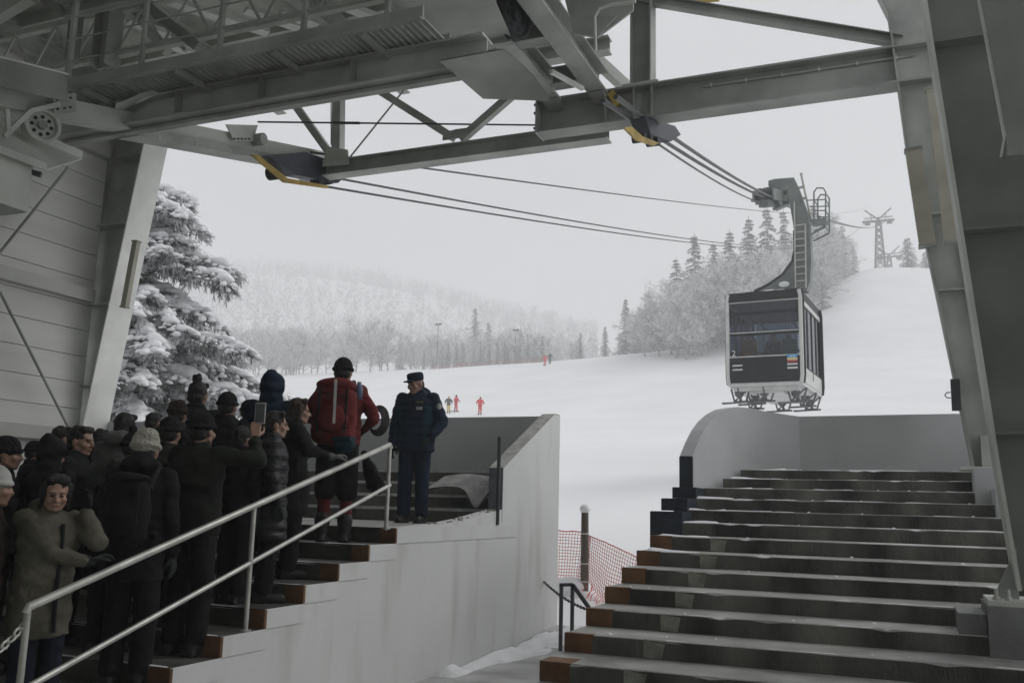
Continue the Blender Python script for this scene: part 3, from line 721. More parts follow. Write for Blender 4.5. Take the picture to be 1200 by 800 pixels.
mb = MB(); q = [PZ(*c, zs) for c in ((430, -30), (566, -30), (600, 46), (505, 61))]; mb.prism(q, (0, 0, .012)); T.part('pan', mb, steel)
mb = MB(); mb.bar(q[3], q[2], .09, .10); T.part('lip', mb, steel); mb = MB(); mb.bar(q[0], q[3], .03, .10); T.part('side_lip', mb, steel_dk)
T = Thing('guide_plate', 'lower bent sheet metal plate sticking out left of the girder end', 'plate', (-3.7, 8, 4.3))
mb = MB(); q = [PZ(*c, 4.30) for c in ((515, 72), (590, 58), (645, 106), (566, 116))]; nn = 12
rows = []
for i in range(nn + 1):
    t = i / nn
    for j in range(nn + 1):
        s = j / nn; p = q[0].lerp(q[1], s).lerp(q[3].lerp(q[2], s), t); p = p + V((0, 0, -.10 * max(0, t - .45) ** 2 * (4 * s)))
        rows.append(p)
fs = [(i * (nn + 1) + j, (i + 1) * (nn + 1) + j, (i + 1) * (nn + 1) + j + 1, i * (nn + 1) + j + 1) for i in range(nn) for j in range(nn)]
mb.add(rows, fs, 0, True); mb.add([p + V((0, 0, .012)) for p in rows], [tuple(reversed(f)) for f in fs], 0, True); T.part('pan', mb, steel)
# right rope trough
T = Thing('rope_trough', 'grey rope trough running down behind the hanger post to the right saddle', 'trough', (-3.6, 12, 5.6))
a, b = PY(676, 48, 11.7), PY(750, 116, 12.5); d = (b - a).normalized(); a = a - d * .2
mb = MB(); mb.bar_list(a, b, (0, 0, 1), [(-.07, .07, -.09, -.075), (-.07, -.058, -.075, .06), (.058, .07, -.075, .06)]); T.part('channel', mb, steel_lt)
mb = MB(); mb.tube([a + V((.03, 0, .04)), b + V((.03, 0, .04))], .02, 8); T.part('cover_pipe', mb, steel)
mb = MB(); mb.bar(PZ(646, 84, 5.3), PZ(683, 104, 5.3), .05, .05); solo('guide_bar', mb, steel_wh, 'short white bar between the two short beams', 'bar')
# upper plates near the roof edge
T = Thing('roof_cowl', 'grey sheet cowl with a bent pipe under the roof edge, right of the sheave', 'cowl', PY(720, 10, 9.6))
mb = MB(); q = [PY(660, -8, 9.6), PY(742, -12, 9.6), PY(742, 12, 9.6), PY(700, 44, 9.6), PY(672, 40, 9.6)]; mb.prism(q, (0, .03, 0)); T.part('cowl_panel', mb, steel)
mb = MB(); mb.tube([PY(698, 60, 9.4), PY(697, 20, 9.4), PY(703, 10, 9.4), PY(716, 6, 9.4), PY(745, 2, 9.4)], .018, 8); T.part('pipe', mb, steel_lt)
mb = MB(); q = [PY(682, 18, 9.5), PY(722, 19, 9.5), PY(698, 46, 9.5)]; mb.prism(q, (0, .02, 0)); T.part('fin', mb, steel_dk)

def sheave(name, label, c, r, w, axis_, spokes, mats):
    T = Thing(name, label, 'sheave', c - V((0, 0, r)), None); ax = V(axis_).normalized(); a = ax.cross(V((0, 0, 1))).normalized(); b = a.cross(ax)
    mb = MB()
    for off, rr in ((-w / 2, r), (-w * .2, r * .9), (w * .2, r * .9), (w / 2, r)): pass
    n = 32; rings = [(-w / 2, r * .78), (-w / 2, r), (-w * .3, r), (-w * .1, r * .88), (w * .1, r * .88), (w * .3, r), (w / 2, r), (w / 2, r * .78)]
    vs = [c + ax * o + rr * (cos(2 * pi * k / n) * a + sin(2 * pi * k / n) * b) for o, rr in rings for k in range(n)]; m = len(rings)
    mb.add(vs, [(i * n + k, i * n + (k + 1) % n, ((i + 1) % m) * n + (k + 1) % n, ((i + 1) % m) * n + k) for i in range(m) for k in range(n)], 0, True); T.part('rim', mb, mats[0])
    mb = MB(); mb.tube([c - ax * w * .15, c + ax * w * .15], r * .8, 28)
    T.part('disc', mb, mats[1])
    mb = MB(); mb.tube([c - ax * w * .6, c + ax * w * .6], r * .25, 16); T.part('hub', mb, mats[2])
    for k in range(spokes):
        t = 2 * pi * k / spokes; p = c + r * .52 * (cos(t) * a + sin(t) * b)
        mb = MB(); mb.tube([p - ax * w * .2, p + ax * w * .2], r * .11, 10); T.part('lightening_hole', mb, mats[3])
sheave('rope_sheave', 'pale round sheave with holes at the left end of the long beam', PX(48, 148, -8.45), .19, .12, (.93, -.38, 0), 8, (steel_lt, steel_lt, steel_dk, black))
sheave('haul_sheave', 'big dark sheave peeking between the two short beams under the roof', PX(602, 20, -3.85), .27, .1, (1, -.25, 0), 6, (black, darkmetal, darkmetal, black))
mb = MB(); c = PX(590, 20, -3.8); mb.box(-4.0, -3.98, c.y - .5, c.y + .6, 5.75, 6.6); solo('sheave_guard', mb, darkmetal, 'dark plate behind the big sheave under the roof', 'plate')

# left track beam (parallel to the ropes)
XT = -8.6
def TL(x, y, X=XT): return PX(x, y, X)
T = Thing('track_beam', 'pale box beam sloping up to the left rope saddle', 'beam', TL(185, 155))
a, b = TL(0, 116), TL(395, 191); d = (b - a).normalized(); a = a - d * 2
mb = MB(); mb.bar(a, b, .26, .22); T.part('box', mb, steel_lt)
mb = MB(); c0, c1 = TL(150, 160), TL(398, 206); mb.bar(c0, c1, .34, .02); mb.bar(c0 + V((.16, 0, .05)), c1 + V((.16, 0, .05)), .02, .1); T.part('lower_flange', mb, steel)
for k in range(7):
    p = c0.lerp(c1, (k + .5) / 7); mb = MB(); mb.bar(p + V((-.18, 0, .02)), p + V((.18, 0, .02)), .03, .04); T.part('rung', mb, steel_lt)
mb = MB(); mb.prism([TL(264, 146, -8.42), TL(301, 147, -8.42), TL(295, 166, -8.42), TL(273, 165, -8.42)], (.02, 0, 0)); T.part('gusset_plate', mb, steel_lt)
for k in range(5): p = TL(274 + k * 4.3, 163, -8.40); mb = MB(); mb.tube([p, p + V((.025, 0, 0))], .012, 6); T.part('bolt', mb, darkmetal)
mb = MB(); p = TL(300, 164, -8.42); mb.tube([p + V((-.1, 0, 0)), p + V((.14, 0, 0))], .085, 18); T.part('roller', mb, steel)
T = Thing('upper_channel', 'grey channel with a bright edge above the pale sloping beam at far left', 'beam', TL(40, 90))
a, b = TL(0, 77, -8.3), TL(66, 93, -8.3); d = (b - a).normalized(); mb = MB(); mb.bar(a - d * 3, b, .3, .05); mb.bar(a - d * 3 + V((.16, 0, -.12)), b + V((.16, 0, -.12)), .02, .3); T.part('channel', mb, steel_dk)
mb = MB(); mb.bar(a - d * 3 + V((.165, 0, .03)), b + V((.165, 0, .03)), .03, .014); T.part('edge_strip', mb, steel_wh)
T = Thing('drip_tray', 'grey tray hanging under the pale sheave at the left', 'tray', TL(48, 180))
q = [TL(-40, 130, -8.75), TL(96, 187, -8.75), TL(54, 200, -8.2), TL(-40, 165, -8.2)]
mb = MB(); mb.prism(q, (0, 0, .012)); T.part('pan', mb, steel_lt)
mb = MB(); mb.bar(q[0] + V((0, 0, .05)), q[1] + V((0, 0, .05)), .012, .10); mb.bar(q[3] + V((0, 0, .04)), q[2] + V((0, 0, .04)), .012, .08); T.part('side', mb, steel_lt)
T = Thing('sheave_bracket', 'grey bracket arms holding the pale sheave', 'bracket', TL(45, 150))
mb = MB(); mb.bar(TL(5, 160, -8.35), TL(36, 130, -8.35), .03, .05); mb.bar(TL(36, 130, -8.35), TL(70, 122, -8.35), .03, .05); mb.bar(TL(8, 128, -8.35), TL(10, 158, -8.35), .03, .05); T.part('arm', mb, steel_lt)
mb = MB(); mb.prism([TL(60, 112, -8.38), TL(88, 110, -8.38), TL(88, 132, -8.38), TL(62, 134, -8.38)], (.02, 0, 0)); T.part('bolt_plate', mb, steel)
for (x, y) in ((67, 117), (75, 116), (82, 115), (67, 128), (75, 127), (82, 126)):
    p = TL(x, y, -8.36); mb = MB(); mb.tube([p, p + V((.02, 0, 0))], .012, 6); T.part('bolt', mb, darkmetal)
T = Thing('buffer_box', 'open grey box section jutting in at the left edge below the tray', 'box beam', TL(10, 230))
mb = MB(); q = TL(36, 222, -8.3); w, h, t = .42, .5, .03
for (x0, x1, z0, z1) in ((-w, 0, -h / 2, -h / 2 + t), (-w, 0, h / 2 - t, h / 2 + .0), (-w, -w + t, -h / 2 + t, h / 2 - t), (-t, 0, -h / 2 + t, h / 2 - t)):
    mb.box(q.x + x0, q.x + x1, q.y - 2.2, q.y, q.z + z0, q.z + z1)
T.part('sleeve', mb, steel_lt)
mb = MB(); mb.box(q.x - w + .04, q.x - .04, q.y - 1.0, q.y - .9, q.z - .2, q.z + .2); T.part('inner_plate', mb, steel_dk)
mb = MB(); mb.bar((q.x - .02, q.y + .002, q.z + .19), (q.x + .06, q.y + .06, q.z + .17), .05, .05); T.part('lug', mb, darkmetal)

# rope saddles
def saddle(label, X, poly, strip, rollers, w=.2):
    T = Thing('rope_saddle', label, 'rope saddle', PX(*poly[0], X), 'rope saddles under the girders')
    mb = MB(); q = [PX(*p, X - w / 2) for p in poly]; mb.prism(q, (w, 0, 0)); T.part('body', mb, navy)
    mb = MB(); q = [PX(*p, X + w / 2 + .002) for p in strip]; mb.prism(q, (.03, 0, 0)); T.part('guard_plate', mb, yellow)
    for (x, y, r) in rollers:
        p = PX(x, y, X); mb = MB(); mb.tube([(X - w * .42, p.y, p.z), (X + w * .42, p.y, p.z)], r, 18); T.part('roller', mb, black)
saddle('dark rope saddle with yellow guard under the left end of the truss', -8.35, [(300, 184), (345, 180), (393, 196), (393, 208), (384, 216), (335, 207)], [(292, 181), (301, 182), (335, 209), (384, 218), (382, 221), (331, 214)], [(321, 203, .10), (382, 211, .08), (372, 211, .09), (355, 195, .13), (370, 197, .12)])
saddle('dark rope saddle with yellow guard under the long girder, above the cable car ropes', -2.92, [(738, 140), (775, 150), (782, 160), (770, 168), (745, 160)], [(729, 150), (738, 149), (750, 160), (770, 168), (764, 171), (744, 165)], [(749, 162, .06), (776, 157, .12), (765, 163, .1), (756, 155, .11)])
mb = MB(); c = PY(721, 116, GY - .1); mb.bar(c + V((-.06, 0, .09)), c + V((.05, 0, -.1)), .09, .1); solo('yellow_clamp', mb, yellow, 'small yellow clamp on top of the long girder beside the hanger post', 'clamp')

# catwalk
T = Thing('catwalk', 'grey steel catwalk with grating and thin handrails crossing the upper left', 'catwalk', (-7.5, 7.5, 4.7))
n_y = 7.45; f_y = 8.05
A0, A1 = PY(60, 99, n_y), PY(470, 18, n_y); zc = PY(300, 55, n_y).z
mb = MB(); mb.bar((-9.4, n_y, zc), (-4.2, n_y, zc), .03, .15); mb.bar((-9.4, n_y - .03, zc - .07), (-4.2, n_y - .03, zc - .07), .06, .012); T.part('stringer', mb, MATS['beam_paint'])
mb = MB(); mb.bar((-9.4, f_y, zc), (-4.2, f_y, zc), .03, .16); T.part('stringer', mb, MATS['beam_paint'])
mb = MB()
for k in range(70): x = -9.35 + k * .074; mb.bar((x, n_y + .02, zc - .02), (x, f_y - .02, zc - .02), .042, .02)
T.part('grating', mb, steel)
for x in (-8.7, -7.3, -6.0, -4.9): mb = MB(); mb.bar((x, n_y, zc - .09), (x, f_y + .02, zc - .09), .05, .06); T.part('cross_bar', mb, steel)
for px, w in ((83, .055), (167, .045), (257, .05), (354, .05), (452, .05)):
    p = PY(px, 60, n_y); mb = MB(); mb.bar((p.x, n_y, zc - .06), (p.x, n_y, zc + 1.15), w, w, (0, 1, 0)); T.part('rail_post', mb, MATS['beam_paint'])
for h in (.30, .58, .86, 1.12):
    mb = MB(); mb.tube([(-9.3, n_y, zc + h), (-4.2, n_y, zc + h)], .011, 8); T.part('rail', mb, MATS['beam_paint'])
# hanger posts and struts above catwalk (left)
def hang(px, py0, py1, y, w, label, mat=steel):
    a, b = PY(px, py0, y), PY(px, py1, y); mb = MB(); mb.ibeam((a.x, y, 6.95), (a.x, y, b.z), w, w, .012, .016, (1, 0, 0)); return solo('hanger_column', mb, mat, label, 'column', None, 'hangers carrying the catwalk')
hang(131, 0, 78, 8.6, .26, 'thick grey hanger column behind the catwalk rail at upper left', steel)
hang(92, 0, 70, 8.3, .13, 'thin grey hanger column left of the thick one above the catwalk', steel_dk)
T = Thing('roof_strut', 'slanting grey strut above the catwalk handrail', 'strut', PY(230, 55, 8.4)); mb = MB(); mb.bar(PY(170, 5, 8.4), PY(233, 56, 8.4), .09, .12); T.part('strut', mb, steel_dk)
T = Thing('lower_strut', 'pair of pale struts slanting behind the catwalk', 'strut', PY(190, 60, 9.0)); mb = MB(); mb.bar(PY(160, 15, 9.0), PY(196, 62, 9.0), .12, .12); mb.bar(PY(185, 20, 9.2), PY(218, 60, 9.2), .05, .05); T.part('strut', mb, steel_lt)
mb = MB(); mb.bar(PY(-20, 28, 7.6), PY(36, -6, 7.6), .14, .18); solo('corner_beam', mb, steel_lt, 'pale beam slanting across the top left corner', 'beam')
mb = MB(); mb.bar(PY(76, 17, 7.7), PY(165, -6, 7.7), .1, .1); mb.bar(PY(53, 0, 7.7), PY(78, 18, 7.7), .1, .1); solo('knee_brace', mb, steel_dk, 'dark knee brace joining the posts at upper left', 'brace')
T = Thing('angle_bracket', 'small pale bracket wedged between catwalk and long beam', 'bracket', PY(145, 120, 7.9)); mb = MB(); mb.prism([PY(136, 121, 7.8), PY(144, 119, 7.8), PY(181, 106, 7.8), PY(165, 109, 7.8), PY(135, 128, 7.8)], (0, .08, 0)); T.part('blade', mb, steel_wh)
mb = MB(); mb.box(*(lambda c: (c.x - .08, c.x + .02, 7.82, 7.95, c.z - .06, c.z + .12))(PY(128, 118, 7.85))); T.part('block', mb, steel)
# equipment between catwalk and beam
T = Thing('cable_duct', 'long pale duct seen between the catwalk and the long beam', 'duct', PY(360, 85, 9.3)); mb = MB(); mb.bar(PY(110, 128, 9.3), PY(560, 46, 9.3), .18, .2); T.part('duct', mb, steel_lt)
mb = MB(); mb.bar(PY(324, 92, 9.1), PY(395, 77, 9.1), .05, .07); T.part('bright_rail', mb, steel_wh)
T = Thing('pulley_block', 'grey block with a yellow strip above the long beam', 'pulley block', PY(300, 90, 8.9)); mb = MB(); c = PY(302, 88, 8.9); mb.prism([PY(281, 98, 8.9), PY(323, 92, 8.9), PY(324, 76, 8.9), PY(305, 84, 8.9), PY(283, 86, 8.9)], (0, .1, 0)); T.part('cheek', mb, steel)
mb = MB(); mb.bar(PY(284, 86, 8.86), PY(308, 81, 8.86), .02, .04); T.part('yellow_strip', mb, yellow)
mb = MB(); mb.ball(PY(360, 85, 8.9), (.06, .06, .035), 0, 12, 8); solo('beacon', mb, yellow, 'small yellow beacon above the long beam', 'beacon')
T = Thing('beam_bracket', 'two pale angle pieces above the left part of the long beam', 'bracket', PY(250, 95, 8.9)); mb = MB(); mb.bar(PY(240, 92, 8.9), PY(282, 100, 8.9), .07, .1); mb.bar(PY(226, 97, 8.8), PY(245, 112, 8.8), .06, .1); T.part('angle', mb, steel_lt)

# ------------------------------------------------------------------ ropes
TWY = 190.
def rope(p, q, sag, r, label, name='track_rope', n=60):
    p = V(p); q = V(q); mb = MB()
    mb.tube([p.lerp(q, t) - V((0, 0, sag * 4 * t * (1 - t))) for t in [(i / n) ** 1.6 for i in range(n + 1)]], r, 6)
    return solo(name, mb, rope_m, label, 'rope', p, 'cable car ropes')
TR, TLf = V((-1.0, TWY, 57.6)), V((-5.0, TWY, 57.6))
CC = PY(907.5, 233.5, 29.75)
def rope2(p, c, q, sag, r, label, name='track_rope'):
    p, c, q = V(p), V(c), V(q); pts = [p.lerp(c, i / 10) - V((0, 0, .12 * 4 * (i / 10) * (1 - i / 10))) for i in range(11)] + [c.lerp(q, t) - V((0, 0, sag * 4 * t * (1 - t))) for t in [(i / 40) for i in range(1, 41)]]
    mb = MB(); mb.tube(pts, r, 6); return solo(name, mb, rope_m, label, 'rope', p, 'cable car ropes')
rope2((-2.84, 9.5, 4.55), CC + V((.07, 0, 0)), TR + V((.1, 0, 0)), 1.6, .03, 'right one of the two thick ropes from the right saddle to the cable car')
rope2((-2.99, 9.5, 4.53), CC + V((-.13, 0, 0)), TR + V((-.1, 0, 0)), 1.6, .03, 'left one of the two thick ropes from the right saddle to the cable car')
mb = MB(); a, b = V((-2.88, 11.7, 4.82)), PY(893, 238, 28.6); mb.tube([a.lerp(b, t / 10) - V((0, 0, .1 * 4 * t / 10 * (1 - t / 10))) for t in range(11)], .017, 6)
solo('haul_rope', mb, rope_m, 'thin haul rope from below the right saddle to the carriage of the cable car', 'rope', a, 'cable car ropes')
rope((-8.2, 11.9, 5.05), TLf + V((.15, 0, -.3)), 3.0, .02, 'upper of two thin ropes leaving the left saddle')
rope((-8.35, 11.9, 4.92), TLf + V((-.15, 0, -.3)), 3.0, .02, 'lower of two thin ropes leaving the left saddle')
rope((-8.3, 11.4, 5.3), TLf + V((0, 0, 2.2)), 1.2, .02, 'highest thin rope leaving the left saddle', 'haul_rope')

# ------------------------------------------------------------------ pylons on the slope
def pylon(x, y, h, label):
    z = ground(x, y) - .6; T = Thing('ropeway_pylon', label, 'pylon', (x, y, z), 'lattice pylons on the hilltop')
    m = M('pylon_steel', (.13, .135, .14), .6, .2, 2); mb = MB()
    f = lambda t: .95 - .55 * t
    for sx in (-1, 1):
        for sy in (-1, 1): mb.tube([(x + sx * f(0), y + sy * f(0), z), (x + sx * f(1), y + sy * f(1), z + h)], .17, 5)
    T.part('legs_frame', mb, m); mb = MB(); n = 8
    for i in range(n):
        t0, t1 = i / n, (i + 1) / n
        for s in (-1, 1):
            for k in (-1, 1):
                mb.tube([(x - k * f(t0), y + s * f(t0), z + h * t0), (x + k * f(t1), y + s * f(t1), z + h * t1)], .085, 4)
                mb.tube([(x + s * f(t0), y - k * f(t0), z + h * t0), (x + s * f(t1), y + k * f(t1), z + h * t1)], .085, 4)
    T.part('bracing', mb, m)
    mb = MB(); mb.bar((x - 2.9, y, z + h), (x + 2.9, y, z + h), .5, .35); mb.bar((x - 2.6, y, z + h + .7), (x + 2.6, y, z + h + .7), .16, .16); T.part('crossarm', mb, m)
    for s in (-1, 1):
        mb = MB(); mb.tube([(x, y, z + h + .3), (x + s * 2.4, y, z + h + 2.4)], .15, 5); mb.tube([(x + s * 1.2, y, z + h + .2), (x + s * 1.4, y, z + h + 1.5)], .07, 4); T.part('horn', mb, m)
        mb = MB(); mb.box(x + s * 2.0 - .5, x + s * 2.0 + .5, y - .8, y + .8, z + h - .5, z + h - .15); T.part('saddle_box', mb, m)
pylon(-3.0, TWY - 2, 10.2, 'tall grey lattice ropeway pylon on the crest, the nearer of two')
pylon(-1.7, TWY + 40, 12.5, 'small faint lattice ropeway pylon behind the nearer one')

# ------------------------------------------------------------------ cable car
CB = V((-3.62, 29.75, 3.66))
T = Thing('cable_car', 'black and silver cable car cabin hanging from the ropes, coming in above the steps', 'cable car', CB, None, (0, 0, R(-4.5)))
W, Lh, Hc = 1.08, 1.72, 2.86
cabm = M('cabin_black', (.012, .014, .016), .5, .2, 3, spec=.25)
silver = M('cabin_silver', (.55, .55, .53), .35, .08, 3)
cabwhite = M('cabin_white', (.58, .58, .57), .5, .1, 3)
inner = M('cabin_inner', (.20, .105, .11), .6, .2, 3)
mb = MB(); mb.box(-W, W, -Lh, Lh, 0, .10); body = T.part('floor_pan', mb, cabwhite)
mb = MB(); mb.box(-W, W, -Lh + .02, Lh - .02, Hc - .28, Hc); mb.box(-W + .1, W - .1, -Lh + .2, Lh - .2, Hc, Hc + .05); T.part('roof', mb, cabm)
for s in (-1, 1):
    mb = MB(); mb.box(-W + .05, W - .05, s * Lh - .03, s * Lh + .03, .10, .86); pnl = T.part('end_panel', mb, cabm)
    mb = MB(); mb.box(-W + .10, W - .10, s * Lh - .008, s * Lh + .008, .90, Hc - .30); gl_ = T.part('end_window', mb, glass)
    mb = MB(); yy = s * (Lh + .018)
    for z, t in ((.88, .018), (Hc - .31, .02)): mb.box(-W + .05, W - .05, min(yy, yy - s * .05), max(yy, yy - s * .05), z - t, z + t)
    mb.box(-W + .06, W - .06, min(yy, yy - s * .03), max(yy, yy - s * .03), 1.60, 1.625); T.part('window_trim', mb, silver, gl_)
    mb = MB(); mb.box(-W + .06, W - .06, s * Lh - .02, s * Lh + .02, 1.52, 1.595); mb.box(-W + .06, W - .06, s * Lh - .02, s * Lh + .02, 2.16, 2.25); T.part('window_bar', mb, cabm, gl_)
    mb = MB(); mb.box(-W + .05, W - .05, s * Lh - .04, s * Lh + .04, Hc - .30, Hc - .02); T.part('header', mb, cabm)
    for sx in (-1, 1):
        mb = MB(); n = 8
        # rounded corner post, silver face with a black outer edge
        mb.tube([(sx * (W - .03), s * Lh, .06), (sx * (W - .0), s * Lh, .3), (sx * W, s * Lh, Hc - .25), (sx * (W - .04), s * Lh, Hc - .04)], .06, 10); T.part('corner_post', mb, silver)
        mb = MB(); mb.tube([(sx * (W + .02), s * (Lh - .09), .06), (sx * (W + .05), s * (Lh - .09), .3), (sx * (W + .05), s * (Lh - .09), Hc - .25), (sx * (W + .02), s * (Lh - .09), Hc - .02)], .05, 10); T.part('corner_trim', mb, cabm)
for sx in (-1, 1):
    mb = MB(); mb.box(sx * W - .02, sx * W + .02, -Lh + .1, Lh - .1, .1, .55); T.part('side_panel', mb, silver)
    mb = MB(); mb.box(sx * W - .02, sx * W + .02, -Lh + .1, Lh - .1, Hc - .42, Hc - .28); T.part('side_rail', mb, silver)
    for k, (ya, yb) in enumerate(((-1.58, -.78), (-.70, .70), (.78, 1.58))):
        fr = .05; mb = MB()
        for (y0, y1, z0, z1) in ((ya, ya + fr, .55, Hc - .42), (yb - fr, yb, .55, Hc - .42), (ya + fr, yb - fr, .55, .60), (ya + fr, yb - fr, Hc - .47, Hc - .42)):
            mb.box(sx * W - .022, sx * W + .022, y0, y1, z0, z1)
        w_ = T.part('door' if k == 1 else 'side_window', mb, cabm)
        mb = MB(); mb.box(sx * W - .006, sx * W + .006, ya + fr, yb - fr, .6, Hc - .47); T.part('pane', mb, glass, w_)
    mb = MB()
    mb.box(sx * W - .03, sx * W + .03, -.03, .03, .3, Hc - .42); T.part('door_seal', mb, black)
# markings on the front end
fy0 = -Lh - .034
cu = bpy.data.curves.new('number', 'FONT'); cu.body = '2'; cu.size = .26; cu.extrude = .002
to = bpy.data.objects.new('number_tmp', cu); COL.objects.link(to); dg = bpy.context.evaluated_depsgraph_get(); nm = bpy.data.meshes.new_from_object(to.evaluated_get(dg)); bpy.data.objects.remove(to)
nm.transform(Matrix.Translation((-W + .12, fy0, .91)) @ Matrix.Rotation(pi / 2, 4, 'X')); nm.materials.clear(); nm.materials.append(cabwhite)
T.part('number', nm, None)
mb = MB()
for z in (.60, .475): mb.box(-W + .14, -W + .44, fy0 - .003, fy0, z, z + .045)
for z in (.665, .555): mb.box(W - .41, W - .12, fy0 - .003, fy0, z - .09, z - .035)
T.part('stripes', mb, cabwhite)
mb = MB()
mb.box(W - .41, W - .12, fy0 - .003, fy0, .79, .88, 0); mb.box(W - .41, W - .12, fy0 - .003, fy0, .745, .79, 1); mb.box(W - .41, W - .12, fy0 - .003, fy0, .72, .745, 3); mb.box(W - .41, W - .12, fy0 - .003, fy0, .665, .705, 2)
mb.box(W - .34, W - .27, fy0 - .006, fy0 - .003, .82, .85, 3); mb.box(W - .25, W - .19, fy0 - .006, fy0 - .003, .815, .85, 3)
T.part('sticker', mb, [M('sticker_blue', (.03, .30, .62), .4, .05, 3), M('sticker_yellow', (.75, .5, .05), .4, .05, 3), M('sticker_red', (.5, .05, .03), .4, .05, 3), cabwhite])
# interior grab poles
mb = MB()
for x, y in ((-.5, -1.0), (.5, -1.0), (-.5, .6), (.5, .6)): mb.tube([(x, y, .1), (x, y, Hc - .3)], .02, 8)
for x in (-.5, .5): mb.tube([(x, -1.4, 2.2), (x, 1.4, 2.2)], .018, 8)
T.part('grab_pole', mb, inner)
# undercarriage
mb = MB(); mb.box(-W + .12, W - .12, -Lh + .1, Lh - .1, -.12, -.002); mb.box(-.5, .5, -Lh + .2, Lh - .2, -.2, -.121); T.part('underframe', mb, cabwhite)
def bumper(x, y):
    mb = MB(); g = 1.35
    mb.tube([(x - .2 * g, y, -.02), (x - .13 * g, y, -.30 * g), (x + .13 * g, y, -.30 * g), (x + .22 * g, y, -.02)], .032, 6); mb.tube([(x - .13 * g, y, -.3 * g), (x + .2 * g, y, -.03)], .026, 6); mb.tube([(x, y - .3, -.05), (x, y, -.3 * g), (x, y + .3, -.05)], .026, 6)
    mb.tube([(x - .34 * g, y - .03, -.34 * g), (x + .22 * g, y - .03, -.32 * g)], .032, 6); mb.ball((x - .36 * g, y - .03, -.34 * g), (.08, .05, .035))
    mb.tube([(x - .03, y - .06, -.17), (x - .03, y + .06, -.17)], .13, 14); mb.tube([(x - .16, y, -.1), (x + .05, y - .04, -.38)], .03, 6)
    T.part('bumper', mb, M('bumper_grey', (.13, .135, .135), .5, .3, 6))
for x, y in ((-.82, -1.35), (-.45, -.85), (-.05, -1.45), (.80, -1.1), (.85, .2), (-.82, .6), (.8, 1.3), (-.1, 1.4)): bumper(x, y)
# hanger
def HL(x, y, dy=0): p = PY(x, y, 29.75) - CB; return V((p.x, dy, p.z))
def z5(a, b): return (840 + a / 5.333, 190 + b / 5.333)
out = [(240, 812), (330, 772), (420, 710), (480, 630), (495, 560), (492, 440), (462, 260), (438, 165), (330, 158), (330, 128), (370, 118), (490, 112), (525, 190), (575, 330), (590, 440), (600, 600), (592, 760), (570, 815)]
poly = [HL(*z5(*p)) for p in out]
hm = M('hanger_paint', (.17, .19, .18), .5, .2, 2, .05, 20)
mb = MB(); mb.prism([p + V((0, -.2, 0)) for p in poly], (0, .4, 0))
hg = T.part('hanger', tri_mesh(mb, 'hanger', hm, V((0, 0, 0))), None)
mb = MB(); path = [HL(*z5(*p)) for p in out[0:6]]
for s in (-1, 1): mb.tube([p + V((0, s * .2, 0)) for p in path], .04, 6)
T.part('edge_tube', mb, darkmetal, hg)
# ladder
mb = MB(); la, lb = HL(*z5(497, 270), -.3), HL(*z5(505, 800), -.3); ra_, rb_ = HL(*z5(566, 410), -.3), HL(*z5(570, 800), -.3)
mb.tube([la, lb], .025, 6); mb.tube([ra_, rb_], .025, 6)
for k in range(9):
    t = k / 9; q = ra_.lerp(rb_, t); p = V((lb.x + (la.x - lb.x) * (q.z - lb.z) / (la.z - lb.z), -.3, q.z)); mb.tube([p, q], .02, 6)
T.part('ladder', mb, M('ladder_alu', (.5, .5, .46), .5, .1, 4))
# service platform cage
mb = MB(); c0 = HL(*z5(690, 380)); c1 = HL(*z5(600, 380))
for dy in (-.35, .35):
    mb.tube([HL(*z5(622, 385), dy), HL(*z5(622, 215), dy), HL(*z5(640, 190), dy), HL(*z5(680, 192), dy), HL(*z5(695, 215), dy), HL(*z5(695, 430), dy)], .026, 6)
    mb.tube([HL(*z5(575, 265), dy), HL(*z5(695, 262), dy)], .02, 6); mb.tube([HL(*z5(622, 330), dy), HL(*z5(695, 330), dy)], .02, 6); mb.tube([HL(*z5(595, 480), dy), HL(*z5(695, 432), dy)], .026, 6)
    mb.tube([HL(*z5(595, 420), dy), HL(*z5(680, 380), dy)], .02, 6)
for p in ((622, 262), (695, 262), (695, 330), (695, 430)): mb.tube([HL(*z5(*p), -.35), HL(*z5(*p), .35)], .02, 6)
T.part('cage', mb, hm)
mb = MB(); a = HL(*z5(595, 385)); b = HL(*z5(697, 378)); mb.box(a.x, b.x, -.35, .35, a.z - .03, a.z + .01); T.part('cage_floor', mb, hm)
mb = MB(); mb.tube([HL(*z5(530, 85)), HL(*z5(592, 370))], .035, 6); mb.ball(HL(*z5(530, 80)), .05); mb.bar(HL(*z5(515, 165)), HL(*z5(550, 158)), .08, .06); mb.bar(HL(*z5(540, 232)), HL(*z5(566, 226)), .08, .06); T.part('mast', mb, M('mast_grey', (.42, .42, .38), .5, .1, 4))
